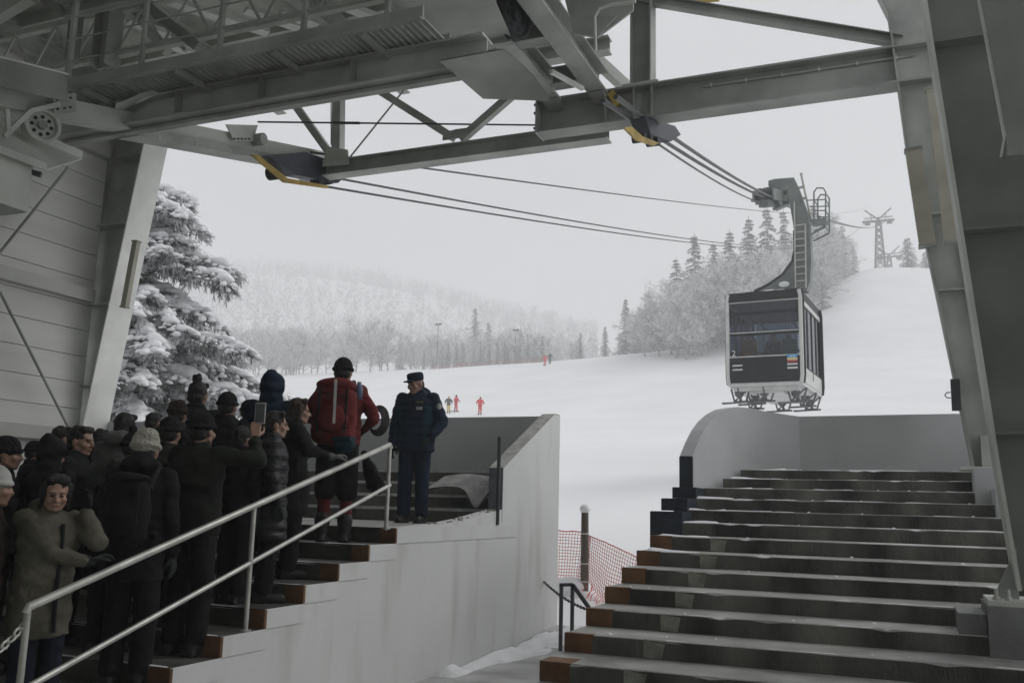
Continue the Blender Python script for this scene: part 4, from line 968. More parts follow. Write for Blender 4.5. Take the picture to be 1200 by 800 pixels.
# carriage
mb = MB(); rg = random.Random(4); cc = HL(*z5(360, 225)); sl = .285
for k in range(8):
    y = -1.4 + .4 * k
    for s in (-1, 1):
        c = cc + V((s * .17, y, y * sl)); mb.tube([c + V((-.07, 0, .12)), c + V((.07, 0, .12))], .17, 14)
cr = T.part('carriage', mb, darkmetal)
mb = MB()
for s in (-1, 1): mb.bar(cc + V((s * .30, -1.7, -1.7 * sl + .05)), cc + V((s * .30, 1.7, 1.7 * sl + .05)), .05, .34)
mb.bar(cc + V((-.3, 0, .2)), cc + V((.5, 0, .25)), .5, .2); mb.bar(cc + V((0, -1.7, -1.7 * sl - .22)), cc + V((0, -.9, -.9 * sl - .22)), .28, .22); mb.bar(cc + V((-.1, .5, -.1)), cc + V((.4, .6, .1)), .3, .3)
T.part('carriage_frame', mb, hm, cr)
for k in range(14):
    mb = MB(); y = rg.uniform(-1.7, 1.7); p = cc + V((rg.uniform(-.45, .5), y, y * sl + rg.uniform(-.3, .32))); mb.bar(p, p + V((rg.uniform(-.2, .2), rg.uniform(-.2, .2), rg.uniform(-.15, .15))), .08, .1)
    T.part('fitting', mb, M('fitting_grey', (.24, .25, .24), .5, .2, 5), cr)
mb = MB(); mb.tube([HL(*z5(330, 150)), HL(*z5(335, 115)), HL(*z5(420, 108)), HL(*z5(485, 112))], .015, 5); mb.tube([HL(*z5(375, 112)), HL(*z5(375, 125))], .015, 5); T.part('top_rail', mb, hm)
mb = MB(); rg = random.Random(9)
for k in range(22):
    x = rg.uniform(-W + .1, W - .1); y = rg.choice((-Lh + .1, -Lh + .25)); mb.ball((x, y, Hc), (rg.uniform(.06, .2), .1, rg.uniform(.015, .05)), 0, 8, 5)
T.part('roof_snow', mb, snow_clump)
mb = MB(); p = HL(*z5(430, 775), -.23); mb.ball(p, (.17, .03, .1), 0, 12, 8); T.part('hanger_snow', mb, snow_clump, hg)

# ------------------------------------------------------------------ trees
needle = M('fir_needles', (.50, .51, .515), .75, 0, 3.2, col2=(.06, .072, .062), lo=.43, hi=.57, detail=8)
needle_f = M('frosted_needles', (.26, .28, .27), .75, 0, 1.5, col2=(.10, .115, .105), lo=.35, hi=.65)
twig_m = M('rime_twigs', (.80, .805, .81), .8, 0, .9, col2=(.50, .50, .495), lo=.38, hi=.62)
bark = M('bark', (.10, .09, .08), .85, .3, 4, .4, 20)

def frost_tree(seed, h, label, spread=.42, narrow=False, twigs=True):
    rng = random.Random(seed)
    T = Thing('frosted_tree', label, 'tree', (0, 0, 0), 'bare frosted trees')
    tr, tw = MB(), MB()
    def rv(s=1): return V((rng.gauss(0, s), rng.gauss(0, s), rng.gauss(0, s)))
    def twig(p, d, l):
        d = d.normalized(); s = d.cross(rv()).normalized() * rng.uniform(.015, .03)
        q = p + d * l
        tw.add([p - s, p + s, q + s * .5, q - s * .5], [(0, 1, 2, 3)])
    def grow(p, d, l, r, lev):
        k = 3; pts = [p]; dd = d.copy()
        for i in range(k):
            dd = (dd + rv(.13) + V((0, 0, .07))).normalized(); pts.append(pts[-1] + dd * l / k)
        if lev <= 2: tr.tube(pts, [r, r * .85, r * .7, r * .5], 5 if lev == 0 else 4, sm=False)
        else: tw.tube(pts[::3], [r, r * .5], 3, sm=False)
        if lev == 4 or l < .25: return
        nc = {0: 14, 1: 6, 2: 6, 3: 6}[lev]
        for c in range(nc):
            t = rng.uniform(.12 if lev == 0 else .12, 1.0); s = t * k; i = min(int(s), k - 1); q = pts[i].lerp(pts[i + 1], s - i)
            side = rv(); side = (side - dd * side.dot(dd)).normalized()
            nd = (dd * (.75 if lev else .8) + side * (.75 if lev else .85)).normalized()
            ll = l * rng.uniform(.38, .58) * (1.15 - .45 * t)
            if lev == 3:
                twig(q, nd, ll * 1.3)
            else: grow(q, nd, ll, max(r * .5, .012), lev + 1)
    grow(V((0, 0, -.4)), V((rng.gauss(0, .04), rng.gauss(0, .04), 1)), h * .8, h * .014, 0)
    T.part('trunk', tr, M('rime_bark', (.42, .42, .415), .85, 0, 1.2, col2=(.17, .165, .16), lo=.4, hi=.6)); T.part('crown', tw, twig_m)
    return T.o

def conifer(seed, h, label, w=.20):
    rng = random.Random(seed); T = Thing('conifer', label, 'tree', (0, 0, 0), 'snowy conifers'); tr, nd, sn = MB(), MB(), MB()
    tr.tube([(0, 0, -.5), (0, 0, h * .5), (0, 0, h)], [h * .016, h * .01, .02], 6)
    nt_ = int(h * 2.6)
    for i in range(nt_):
        z = h * (.06 + .94 * i / nt_); rad = w * h * (1 - i / nt_) ** .8 * rng.uniform(.75, 1.15) + .12
        nb = 7 if i < nt_ * .8 else 5
        for b in range(nb):
            a = rng.uniform(0, 2 * pi); L = rad * rng.uniform(.6, 1.1); d = V((cos(a), sin(a), 0)); s = V((-sin(a), cos(a), 0))
            ns = max(3, int(L / .28))
            for k in range(ns):
                t = (k + .6) / ns; p = V((0, 0, z)) + d * L * t - V((0, 0, .35 * L * t * t + rng.uniform(0, .08)))
                hw = .30 * (1.15 - t) * rng.uniform(.6, 1.2) + .08; ln = .3
                q = [p - s * hw - V((0, 0, .16)), p + d * ln * .2 + V((0, 0, .05)), p + s * hw - V((0, 0, .16)), p + d * ln - V((0, 0, .14))]
                nd.add(q, [(0, 1, 3), (1, 2, 3)]);
                if rng.random() < .72:
                    u = V((0, 0, .06)); qs = [p + (x - p) * rng.uniform(.55, .95) + u for x in q]
                    sn.add(qs, [(0, 1, 3), (1, 2, 3)])
    T.part('trunk', tr, bark); T.part('crown', nd, needle_f); T.part('snow_load', sn, snow_clump)
    return T.o

FP = [frost_tree(s, 10, 'bare tree white with rime', .42) for s in (1, 2, 3, 4)]
CP = [conifer(s, 12, 'snowy conifer') for s in (11, 12, 13)]
used = set()
def put(protos, k, x, y, h0, h, label, group, rz=None):
    p = protos[k % len(protos)]; rg = random.Random(int(x * 31 + y * 7)); rz = rg.uniform(0, 6.28) if rz is None else rz
    s = h / h0; loc = (x, y, ground(x, y) - .1)
    if p not in used:
        used.add(p); p.location = loc; p.rotation_euler = (0, 0, rz); p.scale = (s,) * 3; p['label'] = label; p['group'] = group; return p
    return dup(p, loc, rz, s, label, group)
def at(px, Y): d = ray(px, 400); return d.x / d.y * Y          # world x on the vertical plane through a bearing
rg = random.Random(21)
# right-hand wood: bare rimed trees and conifers on the shoulder of the slope
for i in range(120):
    px = rg.uniform(750, 978); Y = rg.uniform(130, 205) if px < 930 else rg.uniform(158, 222)
    x = at(px, Y); f = max(0, min(1, (px - 750) / 120)); h = rg.uniform(7, 10.5) + 5.0 * f
    put(FP, i, x, Y, 10, h, 'bare tree white with rime in the dense wood left of the ski slope', 'rimed trees in the wood behind the cable car')
for (px, Y, top_, lab) in ((815, 165, 272, 'tall narrow dark conifer at the left end of the wood behind the cable car'), (793, 168, 300, 'slender conifer just left of the tallest one at the wood edge'), (837, 170, 282, 'conifer right of the tall narrow one, its tip above the frosted trees'),
                        (857, 166, 268, 'broad snowy conifer above the cabin roof, left of the hanger'), (880, 168, 252, 'tall snowy conifer behind the cable car, left of the carriage'), (902, 172, 240, 'tallest snowy conifer straight behind the carriage'),
                        (922, 175, 244, 'snowy conifer directly behind the hanger arm'), (957, 180, 236, 'snowy conifer behind the service cage of the cable car'), (976, 190, 250, 'snowy conifer right of the service cage'), (992, 204, 262, 'conifer fading in mist right of the hanger'), (940, 170, 245, 'snowy conifer between hanger and cage'), (1004, 212, 284, 'faint conifer at the right end of the wood'), (868, 150, 300, 'lower conifer in front of the broad one, left of the hanger'), (893, 146, 292, 'lower conifer just above the cabin roof'), (965, 160, 300, 'nearer conifer right of the cabin, at the edge of the slope'), (845, 148, 318, 'small conifer left of the cabin roof')):
    h = PY(px, top_, Y).z - ground(at(px, Y), Y)
    put(CP, int(px), at(px, Y), Y, 12, h, lab, 'conifers in the wood behind the cable car')
for (px, Y, h, lab) in ((1069, 196, 8.2, 'bushy conifer alone on the crest beside the right column'), (1090, 200, 6.5, 'pale conifer half hidden by the right column')):
    o = put(CP, 0, at(px, Y), Y, 12, h, lab, 'conifers on the crest'); o.scale = (o.scale[0] * 1.9, o.scale[1] * 1.9, o.scale[2])
for (px, Y, h, lab) in ((680, 163, 6, 'small snowy conifer, leftmost of the row on the far snow edge'), (709, 160, 6.5, 'small snowy conifer in the middle of the row on the far snow edge'), (733, 158, 11, 'tallest snowy conifer of the row on the far snow edge'), (745, 154, 6.5, 'low conifer at the right end of the row on the far snow edge'), (556, 186, 15, 'hazy tall conifer above the far white trees, left of centre')):
    put(CP, int(px), at(px, Y), Y, 12, h, lab, 'conifers on the far edge of the snow field')
# left-hand wood edge
for i in range(95):
    px = rg.uniform(262, 640); Y = rg.uniform(150, 185); h = rg.uniform(7, 12) if px < 470 else rg.uniform(4.5, 8)
    put(FP, i, at(px, Y), Y, 10, h, 'white rimed tree in the long row along the far edge of the snow', 'rimed trees along the far edge of the snow field')
for i in range(16):
    px = 500 + i * 9 + rg.uniform(-3, 3); Y = rg.uniform(150, 158)
    put(CP, i, at(px, Y), Y, 12, rg.uniform(3.5, 5.5), 'low snow covered conifer in the row above the faint red fence', 'low conifers above the faint red fence')
for (px, Y, h, lab) in ((572, 190, 12, 'hazy conifer just right of the tall hazy one'), (470, 176, 9, 'snowy conifer rising from the long row of white trees'), (610, 172, 8, 'snowy conifer near the right end of the low row')):
    put(CP, int(px), at(px, Y), Y, 12, h, lab, 'conifers among the far white trees')
for i in range(14):
    px = rg.uniform(640, 760); Y = rg.uniform(160, 185)
    put(FP, i, at(px, Y), Y, 10, rg.uniform(3.5, 6), 'pale low tree in the mist between the two woods', 'low trees in the mist between the woods')
for (px, Y, h, lab) in ((285, 62, 6.5, 'bare shrub with dark stems right of the snow laden fir'), (262, 70, 6, 'bare rimed shrub partly behind the snow laden fir'), (305, 78, 5, 'low bare shrub at the right of the fir, farthest of three')):
    put(FP, px, at(px, Y), Y, 10, h, lab, 'bare shrubs by the fir')

# far hillside wood: one mass
mb = MB(); rg = random.Random(77)
for i in range(2600):
    Y = rg.uniform(215, 470) ; px = rg.uniform(120, 700); x = at(px, Y)
    if x < -440: continue
    z = ground(x, Y); h = rg.uniform(6, 11); r = h * rg.uniform(.22, .36)
    for k in range(26):
        a = rg.uniform(0, 6.28); t = rg.uniform(.05, 1); rr = r * (1 - .75 * t) * rg.uniform(.3, 1)
        c = V((x + rr * cos(a), Y + rr * sin(a), z + h * t)); l = rg.uniform(.6, 1.5); w_ = rg.uniform(.15, .3)
        up = V((cos(a) * .7, sin(a) * .7, rg.uniform(.3, 1.2))).normalized() * l; sd_ = V((-sin(a), cos(a), 0)) * w_
        mb.add([c - sd_, c + sd_, c + up], [(0, 1, 2)])
o = link('hillside_forest', mb.mesh('hillside_forest', M('hill_twigs', (.60, .605, .61), .85, 0, .3, col2=(.40, .40, .40), lo=.35, hi=.65))); o['kind'] = 'stuff'

# the snow-laden fir at the left
def near_fir(x, y, h, seed):
    rng = random.Random(seed); z0 = ground(x, y); T = Thing('snowy_fir', 'big fir with drooping branches loaded with snow beside the left column', 'tree', (x, y, z0), None, (0, 0, 0))
    tr, nd, sn, br = MB(), MB(), MB(), MB()
    tr.tube([(0, 0, -.5), (0, 0, h * .5), (0, 0, h)], [.17, .11, .02], 10)
    ico = bmesh.new(); bmesh.ops.create_icosphere(ico, subdivisions=2, radius=1); iv = [v.co.copy() for v in ico.verts]; if_ = [[v.index for v in f.verts] for f in ico.faces]; ico.free()
    ico = bmesh.new(); bmesh.ops.create_icosphere(ico, subdivisions=1, radius=1); iv1 = [v.co.copy() for v in ico.verts]; if1 = [[v.index for v in f.verts] for f in ico.faces]; ico.free()
    def blob(c, r, sx=1.0, flat=.55, d=None):
        o = rng.uniform(0, 100); vs = []
        big = r > .085
        for v in (iv if big else iv1):
            k = 1 + .45 * noise.noise(v * 1.6 + V((o, o, 0))) + .2 * noise.noise(v * 4 + V((0, o, 0)))
            p = v * r * k; p.z *= flat if p.z > 0 else flat * .5
            if d is not None: p = p + d * (v.dot(d)) * r * (sx - 1)
            vs.append(c + p)
        sn.add(vs, if_ if big else if1, 0, True)
    def needles(p, d, n, l):
        d = d.normalized()
        for _ in range(n):
            s = V((rng.gauss(0, 1), rng.gauss(0, 1), rng.gauss(-.35, .8))).normalized(); q = p + d * rng.uniform(-.12, .12); e = q + (d * .9 + s * .8).normalized() * l * rng.uniform(.6, 1.2)
            w = s.cross(d).normalized() * .0095
            nd.add([q - w, q + w, e + w * .6, e - w * .6], [(0, 1, 2, 3)])
    nb = 135
    for i in range(nb):
        t = i / nb; z = h * (.04 + .94 * t) + rng.uniform(-.3, .3); L = (3.75 * (1 - t) ** .5 + .3) * rng.uniform(.45, 1.25); a = i * 2.4 + rng.uniform(-.3, .3)
        d = V((cos(a), sin(a), 0)); s = V((-sin(a), cos(a), 0)); m = max(4, int(L / .2)); pts = []; lift = rng.uniform(.05, .5); bs_ = rng.choice((1.0, 1.4, 1.8, 2.0))
        for k in range(m + 1):
            u = k / m; pts.append(V((0, 0, z)) + d * L * u + V((0, 0, lift * L * u - (lift + .22) * L * u * u + .05 * L * u ** 4)) + V((0, 0, .12 * noise.noise(V((i * 1.7, u * 3, 9))))) + s * .1 * L * noise.noise(V((i * 3.3, u * 2, 0))))
        br.tube(pts, [.035 * (1 - .8 * k / m) for k in range(m + 1)], 5)
        for k in range(1, m + 1):
            u = k / m
            if u < .18: continue
            p = pts[k]; dd = (pts[k] - pts[k - 1]).normalized()
            needles(p, dd, 16, .2)
            for sd in (-1, 1):
                tl = (.22 + .36 * L * .5 * (1.15 - u)) * rng.uniform(.5, 1.2); q0 = p; td = (dd * .55 + s * sd * .85 + V((0, 0, -.28))).normalized(); ms = max(2, int(tl / .13))
                for j in range(1, ms + 1):
                    q = q0 + td * tl * j / ms - V((0, 0, .12 * tl * (j / ms) ** 2)); needles(q, td, 13, .17)
                    for _b in range(2):
                        if rng.random() < .58 * bs_: blob(q + V((rng.uniform(-.05, .05), rng.uniform(-.05, .05), rng.uniform(.0, .07))), rng.uniform(.03, .105), rng.uniform(1.1, 1.9), rng.uniform(.5, .9), td)
                    for _ in range(1):
                        if rng.random() < .7: needles(q - V((0, 0, .1)), (td * .3 + V((0, 0, -1))), 8, .18)
            for _b in range(2):
                if rng.random() < .5 * bs_: blob(p + V((rng.uniform(-.08, .08), rng.uniform(-.08, .08), rng.uniform(.02, .10))), rng.uniform(.09, .24) * (.75 + .5 * (1 - u)), rng.uniform(1.1, 1.9), rng.uniform(.5, .8), dd)
    T.part('trunk', tr, bark); T.part('branch', br, bark); T.part('needles', nd, needle); T.part('snow_load', sn, snow_clump)
fx = PY(160, 400, 17.5)
near_fir(fx.x, 17.5, PY(168, 218, 17.5).z - ground(fx.x, 17.5), 5)

# far lamp posts and red fence
def far_post(px, y0, Y, h, label):
    x = at(px, Y); z = ground(x, Y); T = Thing('floodlight_mast', label, 'mast', (x, Y, z), 'floodlight masts by the far snow edge'); mb = MB(); mb.tube([(x, Y, z), (x, Y, z + h)], .06, 6); T.part('pole', mb, darkmetal)
    for s in (-1, 1): mb = MB(); mb.box(x + s * .35 - .2, x + s * .35 + .2, Y - .15, Y + .15, z + h - .2, z + h + .15); T.part('lamp_head', mb, darkmetal)
    mb = MB(); mb.bar((x - .5, Y, z + h), (x + .5, Y, z + h), .06, .06); T.part('crossarm', mb, darkmetal)
far_post(513, 0, 148, 8.2, 'thin far mast with two lamp heads in front of the white trees'); far_post(604, 0, 152, 6.2, 'short far mast with two lamp heads near the low conifers')
mb = MB(); pts = []
for k in range(25): px = 505 + k * 5.4; Y = 140 + k * .25; x = at(px, Y); pts.append(V((x, Y, ground(x, Y))))
for j in range(5): mb.tube([p + V((0, 0, .15 + j * .17)) for p in pts], .02, 3)
for p in pts: mb.tube([p, p + V((0, 0, .95))], .035, 4)
solo('snow_fence', mb, M('faded_red', (.40, .17, .14), .7, .1, 2), 'long faint red net fence along the far edge of the snow', 'fence')
for i, (px, Y) in enumerate(((722, 120), (752, 138))): pass

# ------------------------------------------------------------------ people
def cloth(name, col, rough=.8, bump=.5, bs=9, var=.25): return M(name, col, rough, var, 4, bump, bs, spec=.2)
K = {'black': cloth('cloth_black', (.007, .007, .008)), 'puffer': M('puffer_black', (.009, .0095, .012), .5, .3, 4, .8, 7, stretch=(.3, .3, 2.2)), 'char': cloth('cloth_charcoal', (.015, .016, .018)), 'olive': cloth('cloth_olive', (.10, .095, .073)), 'navy': cloth('cloth_navy', (.010, .020, .040)), 'teal': cloth('cloth_teal', (.010, .036, .050)),  # dark cloth tones lowered further to stand in for shade over the crowd
     'red': cloth('cloth_red', (.125, .018, .019)), 'skired': cloth('ski_red', (.62, .03, .03)), 'brown': cloth('cloth_brown', (.035, .024, .02)), 'grey': cloth('cloth_grey', (.10, .10, .097)), 'dgreen': cloth('cloth_dark_green', (.012, .015, .011)), 'white': cloth('knit_white', (.50, .48, .41), .9, .8, 60), 'knit': cloth('knit_black', (.014, .014, .016), .9, .8, 60), 'knitbr': cloth('knit_brown', (.05, .035, .028), .9, .8, 60),
     'denim': cloth('denim', (.010, .014, .026)), 'boots': M('boot_leather', (.018, .017, .016), .5, .3, 6), 'glove': cloth('glove_dark', (.02, .022, .024)), 'gloveg': cloth('glove_grey', (.10, .105, .105)), 'orange': cloth('ski_orange', (.55, .22, .05)), 'green': cloth('ski_green', (.03, .22, .12)), 'blue': cloth('ski_blue', (.05, .09, .17)), 'yellow': cloth('ski_yellow', (.6, .45, .05)), 'lgrey': cloth('cloth_light', (.42, .42, .40)), 'fur': cloth('hood_fur', (.10, .075, .06), .95, 1., 50)}

def ik(s, w, l1, l2, pole):
    d = w - s; L = d.length
    if L > (l1 + l2) * .995: w = s + d * ((l1 + l2) * .995 / L); d = w - s; L = d.length
    a = (l1 * l1 - l2 * l2 + L * L) / (2 * L); h = sqrt(max(l1 * l1 - a * a, 0)); dn = d / L
    p = V(pole); p = p - dn * p.dot(dn); p.normalize()
    return s + dn * a + p * h, w

def hand_caps(mb, w, d, pn, side, curl=.5, g=0., fist=False):
    """palm and five bent fingers; w wrist, d hand direction, pn palm normal (the side the fingers curl to)"""
    d = d.normalized(); pn = (pn - d * pn.dot(d)).normalized(); s = d.cross(pn).normalized()          # s: across the palm
    for k in range(4):
        o = (k - 1.5) * .021; base = w + d * .088 + s * o; mb.caps(w + s * o * .6 + d * .012, base, .014 + g, .0115 + g, n=8)
        L = (.068, .080, .074, .058)[k]; q = base; dd = d.copy()
        for j in range(3):
            ang = curl * (0.5, .9, .7)[j]; ax = s
            dd = (Quaternion(d.cross(pn), ang) @ dd) if False else (dd * cos(ang) + (pn if j == 0 else pn_j) * sin(ang)).normalized()
            pn_j = (s.cross(dd)) * -1 if (s.cross(dd)).dot(pn) < 0 else s.cross(dd)
            if j and pn_j.dot(pn - d) < 0: pn_j = -pn_j
            e = q + dd * L * (.42, .32, .26)[j]; mb.caps(q, e, .0095 + g - j * .0008, .0088 + g - j * .0008, n=8); q = e
    ts = -1 if side > 0 else 1
    t0 = w + d * .022 + s * ts * .028; t1 = t0 + (d * .55 + s * ts * .55 + pn * .35).normalized() * .042; t2 = t1 + (d * .75 + s * ts * .1 + pn * .5).normalized() * .034; t3 = t2 + (d * .8 - s * ts * .1 + pn * .45).normalized() * .026
    mb.caps(t0, t1, .015 + g, .0115 + g, n=8); mb.caps(t1, t2, .0115 + g, .010 + g, n=8); mb.caps(t2, t3, .010 + g, .0085 + g, n=8)

def person(label, pos, yaw, H, coat='black', legs='black', head='hair', headcol=None, hem=.84, puff=.0, arms=(None, None), gloves=None, hood=False, headyaw=0, headpitch=0, lean=0, group='people waiting on the steps', hi=False, collar=True, fat=1.0, lo=False, stance=.0, legs_mat2=None, boots='boots', fingers=.35, shorts=False, jacket_panels=None, foot_z=(0, 0), scarf=None, palm=(None, None), hd=(None, None), poles=(None, None)):
    s = H / 1.70; root = Thing('person', label, 'person', pos, group, (0, 0, R(yaw)))
    rz = Matrix.Rotation(R(yaw), 3, 'Z'); irz = rz.transposed()
    cl, sl_ = cos(R(lean)), sin(R(lean))
    def LN(p):
        p = V(p); z = p.z - .92
        if z <= 0: return p
        return V((p.x, p.y * cl + z * sl_, .92 + z * cl - p.y * sl_))
    hq = Matrix.Rotation(R(headyaw), 3, 'Z') @ Matrix.Rotation(R(-headpitch), 3, 'X'); hc0 = V((0, .018, 1.575)); npv = V((0, -.005, 1.485))
    def HD(p): return LN(npv + hq @ (hc0 + V(p) - npv))
    vb = .011 if not hi else .0065
    if lo: vb = .02
    b = MB()
    # head
    n0 = len(b.v)
    b.ball((0, -.008, .028), (.076, .094, .100), nu=20, nv=14); b.ball((0, .026, -.040), (.060, .068, .074), nu=16, nv=12); b.ball((0, .066, -.092), (.026, .024, .022))
    b.caps((0, .094, .004), (0, .108, -.030), .009, .0135); b.caps((-.034, .080, .022), (.034, .080, .022), .014, .014); b.caps((-.016, .088, -.062), (.016, .088, -.062), .009, .009)
    for q in (-1, 1):
        b.ball((q * .042, .062, -.028), .027); b.ball((q * .078, -.006, -.008), (.012, .022, .034)); b.caps((q * .055, .0, -.055), (q * .025, .055, -.090), .022, .02); b.caps((q * .011, .098, -.031), (q * .014, .093, -.033), .008, .008)
    b.xform(HD, n0)
    n0 = len(b.v)
    b.caps((0, -.012, 1.36), (0, 0, 1.53), .062, .055)
    b.loft([(0, 0, .84, .10, .08), (0, 0, .88, .155, .105), (0, 0, .95, .165, .108), (0, 0, 1.08, .138, .092), (0, 0, 1.22, .152, .104), (0, -.005, 1.33, .168, .104), (0, -.01, 1.40, .150, .085), (0, -.01, 1.45, .085, .06)])
    b.xform(LN, n0)
    A = []
    for i, q in enumerate((-1, 1)):                 # -1: left-hand side is x<0 (facing +y, x>0 is the right)
        sh = LN((q * .178, -.01, 1.395)); tgt = arms[i]
        if tgt is None: wr = LN((q * .235, .05, .86)); pole = V((q * .3, -1, 0))
        elif len(tgt) == 4:                          # world-space target
            wv = irz @ (V(tgt[:3]) - V(pos)) / s; wr = wv; pole = V((q * .8, -.35, -.7))
        else: wr = V(tgt); pole = V((q * .8, -.4, -.6))
        if poles[i] is not None: pole = V(poles[i])
        el, wr = ik(sh, wr, .285, .25, pole); A.append((sh, el, wr))
        b.caps(sh, el, .050, .041); b.caps(el, wr, .040, .026)
        d = (wr - el).normalized()
        if hd[i] is not None: d = irz @ V(hd[i])
        pn = V((-q, .2, 0)) if palm[i] is None else irz @ V(palm[i])
        if abs(pn.normalized().dot(d)) > .95: pn = V((0, 1, 0))
        hand_caps(b, wr, d, pn, q, fingers)
        A[-1] = (sh, el, wr, d, pn)
    Lg = []
    for i, q in enumerate((-1, 1)):
        st = stance * q; hp = V((q * .088, 0, .89)); an = V((q * (.095 + .02 * abs(stance) * 10 * 0), st, .085 + foot_z[i])); kn = V((q * .098, st * .5 + .02, .48 + foot_z[i] * .6)); Lg.append((hp, kn, an))
        b.caps(hp, kn, .083, .056); b.caps(kn, an, .056, .040); b.caps(an + V((0, -.03, -.045)), an + V((q * .01, .14, -.055)), .036, .030)
    b.v = [p * s for p in b.v]
    me = organic(b, vb * s, 3); me.materials.append(skin); root.part('body', me, None)
    # trousers
    t = MB(); lf = fat
    t.loft([(0, 0, .80, .10, .09), (0, 0, .86, .168 * lf, .122), (0, 0, .96, .172 * lf, .12), (0, 0, 1.04, .155, .112)])
    for hp, kn, an in Lg:
        if shorts: t.caps(hp, kn + V((0, 0, -.03)), .112, .10)
        else: t.caps(hp, kn, .108, .082); t.caps(kn, an + V((0, 0, .03)), .082, .078)
    t.v = [p * s for p in t.v]; me = organic(t, (.013 if not lo else .025) * s, 3); disp(me, lambda c: .006 * noise.noise(c * 9) + .004 * noise.noise(V((c.x * 8, c.y * 8, c.z * 22)))); me.materials.append(K[legs]); root.part('shorts' if shorts else 'trousers', me, None)
    if shorts:
        t = MB()
        for hp, kn, an in Lg: t.caps(kn + V((0, 0, .1)), kn, .064, .064); t.caps(kn, an + V((0, 0, .05)), .066, .052)
        t.v = [p * s for p in t.v]; me = organic(t, .012 * s, 3); me.materials.append(K[legs_mat2]); root.part('leggings', me, None)
    for hp, kn, an in Lg:
        t = MB(); q = 1 if hp.x > 0 else -1
        t.caps(an + V((0, -.035, -.04)), an + V((q * .012, .155, -.045)), .046, .042); t.caps(an + V((0, -.01, -.02)), an + V((0, -.01, .09 if not shorts else .12)), .058, .062 if not shorts else .075); t.box(an.x - .045, an.x + .045, an.y - .08, an.y + .19, an.z - .085, an.z - .06)
        t.v = [p * s for p in t.v]; me = organic(t, .011 * s, 2); me.materials.append(K[boots]); root.part('boot', me, None)
    # coat
    c = MB(); n0 = 0; e = .032 + puff; fl = 1 + max(0, (.84 - hem)) * .35
    rings = [(0, 0, hem, (.150 + e) * fl * fat, (.112 + e) * fl)]
    if hem < .80: rings += [(0, 0, (hem + .95) / 2, (.158 + e) * fat * fl ** .5, (.116 + e) * fl ** .5)]
    rings += [(0, 0, .96, (.162 + e) * fat, .112 + e), (0, .0, 1.09, (.147 + e) * fat, .104 + e), (0, 0, 1.22, (.158 + e) * fat, .110 + e), (0, -.008, 1.33, (.170 + e) * fat, .108 + e * .9), (0, -.012, 1.405, .155 + e * .7, .088 + e * .6), (0, -.012, 1.455, .098 + e * .3, .078), (0, -.01, 1.50 if collar else 1.47, .080, .075)]
    c.loft(rings, n=28); c.xform(LN)
    for i, (sh, el, wr, d, pn) in enumerate(A):
        dn = (wr - el).normalized()
        c.caps(sh, el, .068 + puff * .8, .058 + puff * .7); c.caps(el, wr - dn * .028, .058 + puff * .7, .045 + puff * .4)
    if hood == 'down': n0 = len(c.v); c.ball((0, -.095, 1.47), (.135, .085, .075), nu=18, nv=10); c.xform(LN, n0)
    if hood == 'up':
        n0 = len(c.v); c.ball((0, -.022, .03), (.112, .128, .140), nu=20, nv=14); c.ball((0, -.03, -.08), (.105, .11, .09)); c.ball((0, -.06, .10), (.08, .08, .085)); c.xform(HD, n0)
    c.v = [p * s for p in c.v]; me = organic(c, (.012 if not lo else .024) * s, 4)
    sd = (pos[0] * 7.7, pos[1] * 3.1)
    if coat == 'puffer' or puff > .01: disp(me, lambda q: .008 * abs(sin(q.z * 36)) ** .6 + .006 * noise.noise(q * 8 + V((sd[0], sd[1], 0))))
    else: disp(me, lambda q: .016 * noise.noise(V((q.x * 5, q.y * 5, q.z * 10)) + V((sd[0], sd[1], 0))) + .010 * noise.noise(V((q.x * 13, q.y * 13, q.z * 20)) + V((sd[1], 0, 0))))
    disp(me, lambda q: .006 * noise.ridged_multi_fractal(V((q.x * 6, q.y * 6, q.z * 11)) + V((sd[0], sd[1], 2)), .9, 2, 2, 1, 2) - .006)
    me.materials.append(K[coat])
    if jacket_panels:
        me.materials.append(K[jacket_panels])
        for p in me.polygons:
            cc = p.center / s
            if abs(cc.x) > .125 and cc.z < 1.30 and cc.z > .9 and abs(cc.x) < .20: p.material_index = 1
    root.part('coat', me, None)
    if scarf: 
        f = MB(); f.tube([LN((.085 * cos(a), .01 + .085 * sin(a), 1.475 + .015 * sin(a))) * s for a in [2 * pi * k / 16 for k in range(16)]], .038 * s, 8, closed=True); f.caps(LN((.03, .1, 1.45)) * s, LN((.05, .16, 1.2)) * s, .04 * s, .045 * s); me = organic(f, .01, 3); me.materials.append(K[scarf]); root.part('scarf', me, None)
    if gloves:
        for i, (sh, el, wr, d, pn) in enumerate(A):
            g = MB(); hand_caps(g, wr, d, pn, (-1, 1)[i], fingers, .0035); dn = (wr - el).normalized(); g.caps(wr - dn * .03, wr + dn * .01, .038, .032)
            g.v = [p * s for p in g.v]; me = organic(g, .006 * s, 2); me.materials.append(K[gloves]); root.part('glove', me, None)
    # head gear / hair
    hcm = headcol if headcol is not None else hairm
    g = MB()
    if head in ('hair', 'bun', 'bob', 'short'):
        g.ball((0, -.020, .042), (.086, .098, .098), nu=20, nv=14); g.ball((0, -.055, -.02), (.076, .062, .075)); g.caps((-.05, .05, .10), (.05, .05, .10), .03, .03)
        if head == 'bob': 
            for q in (-1, 1): g.caps((q * .074, .0, .05), (q * .078, -.005, -.085), .03, .026)
            g.ball((0, -.06, -.07), (.08, .05, .07))
        if head == 'bun': g.ball((0, -.05, .155), (.046, .046, .042)); g.ball((.02, -.06, .185), .02); g.ball((-.03, -.04, .18), .02)
    elif head in ('beanie', 'pompom'):
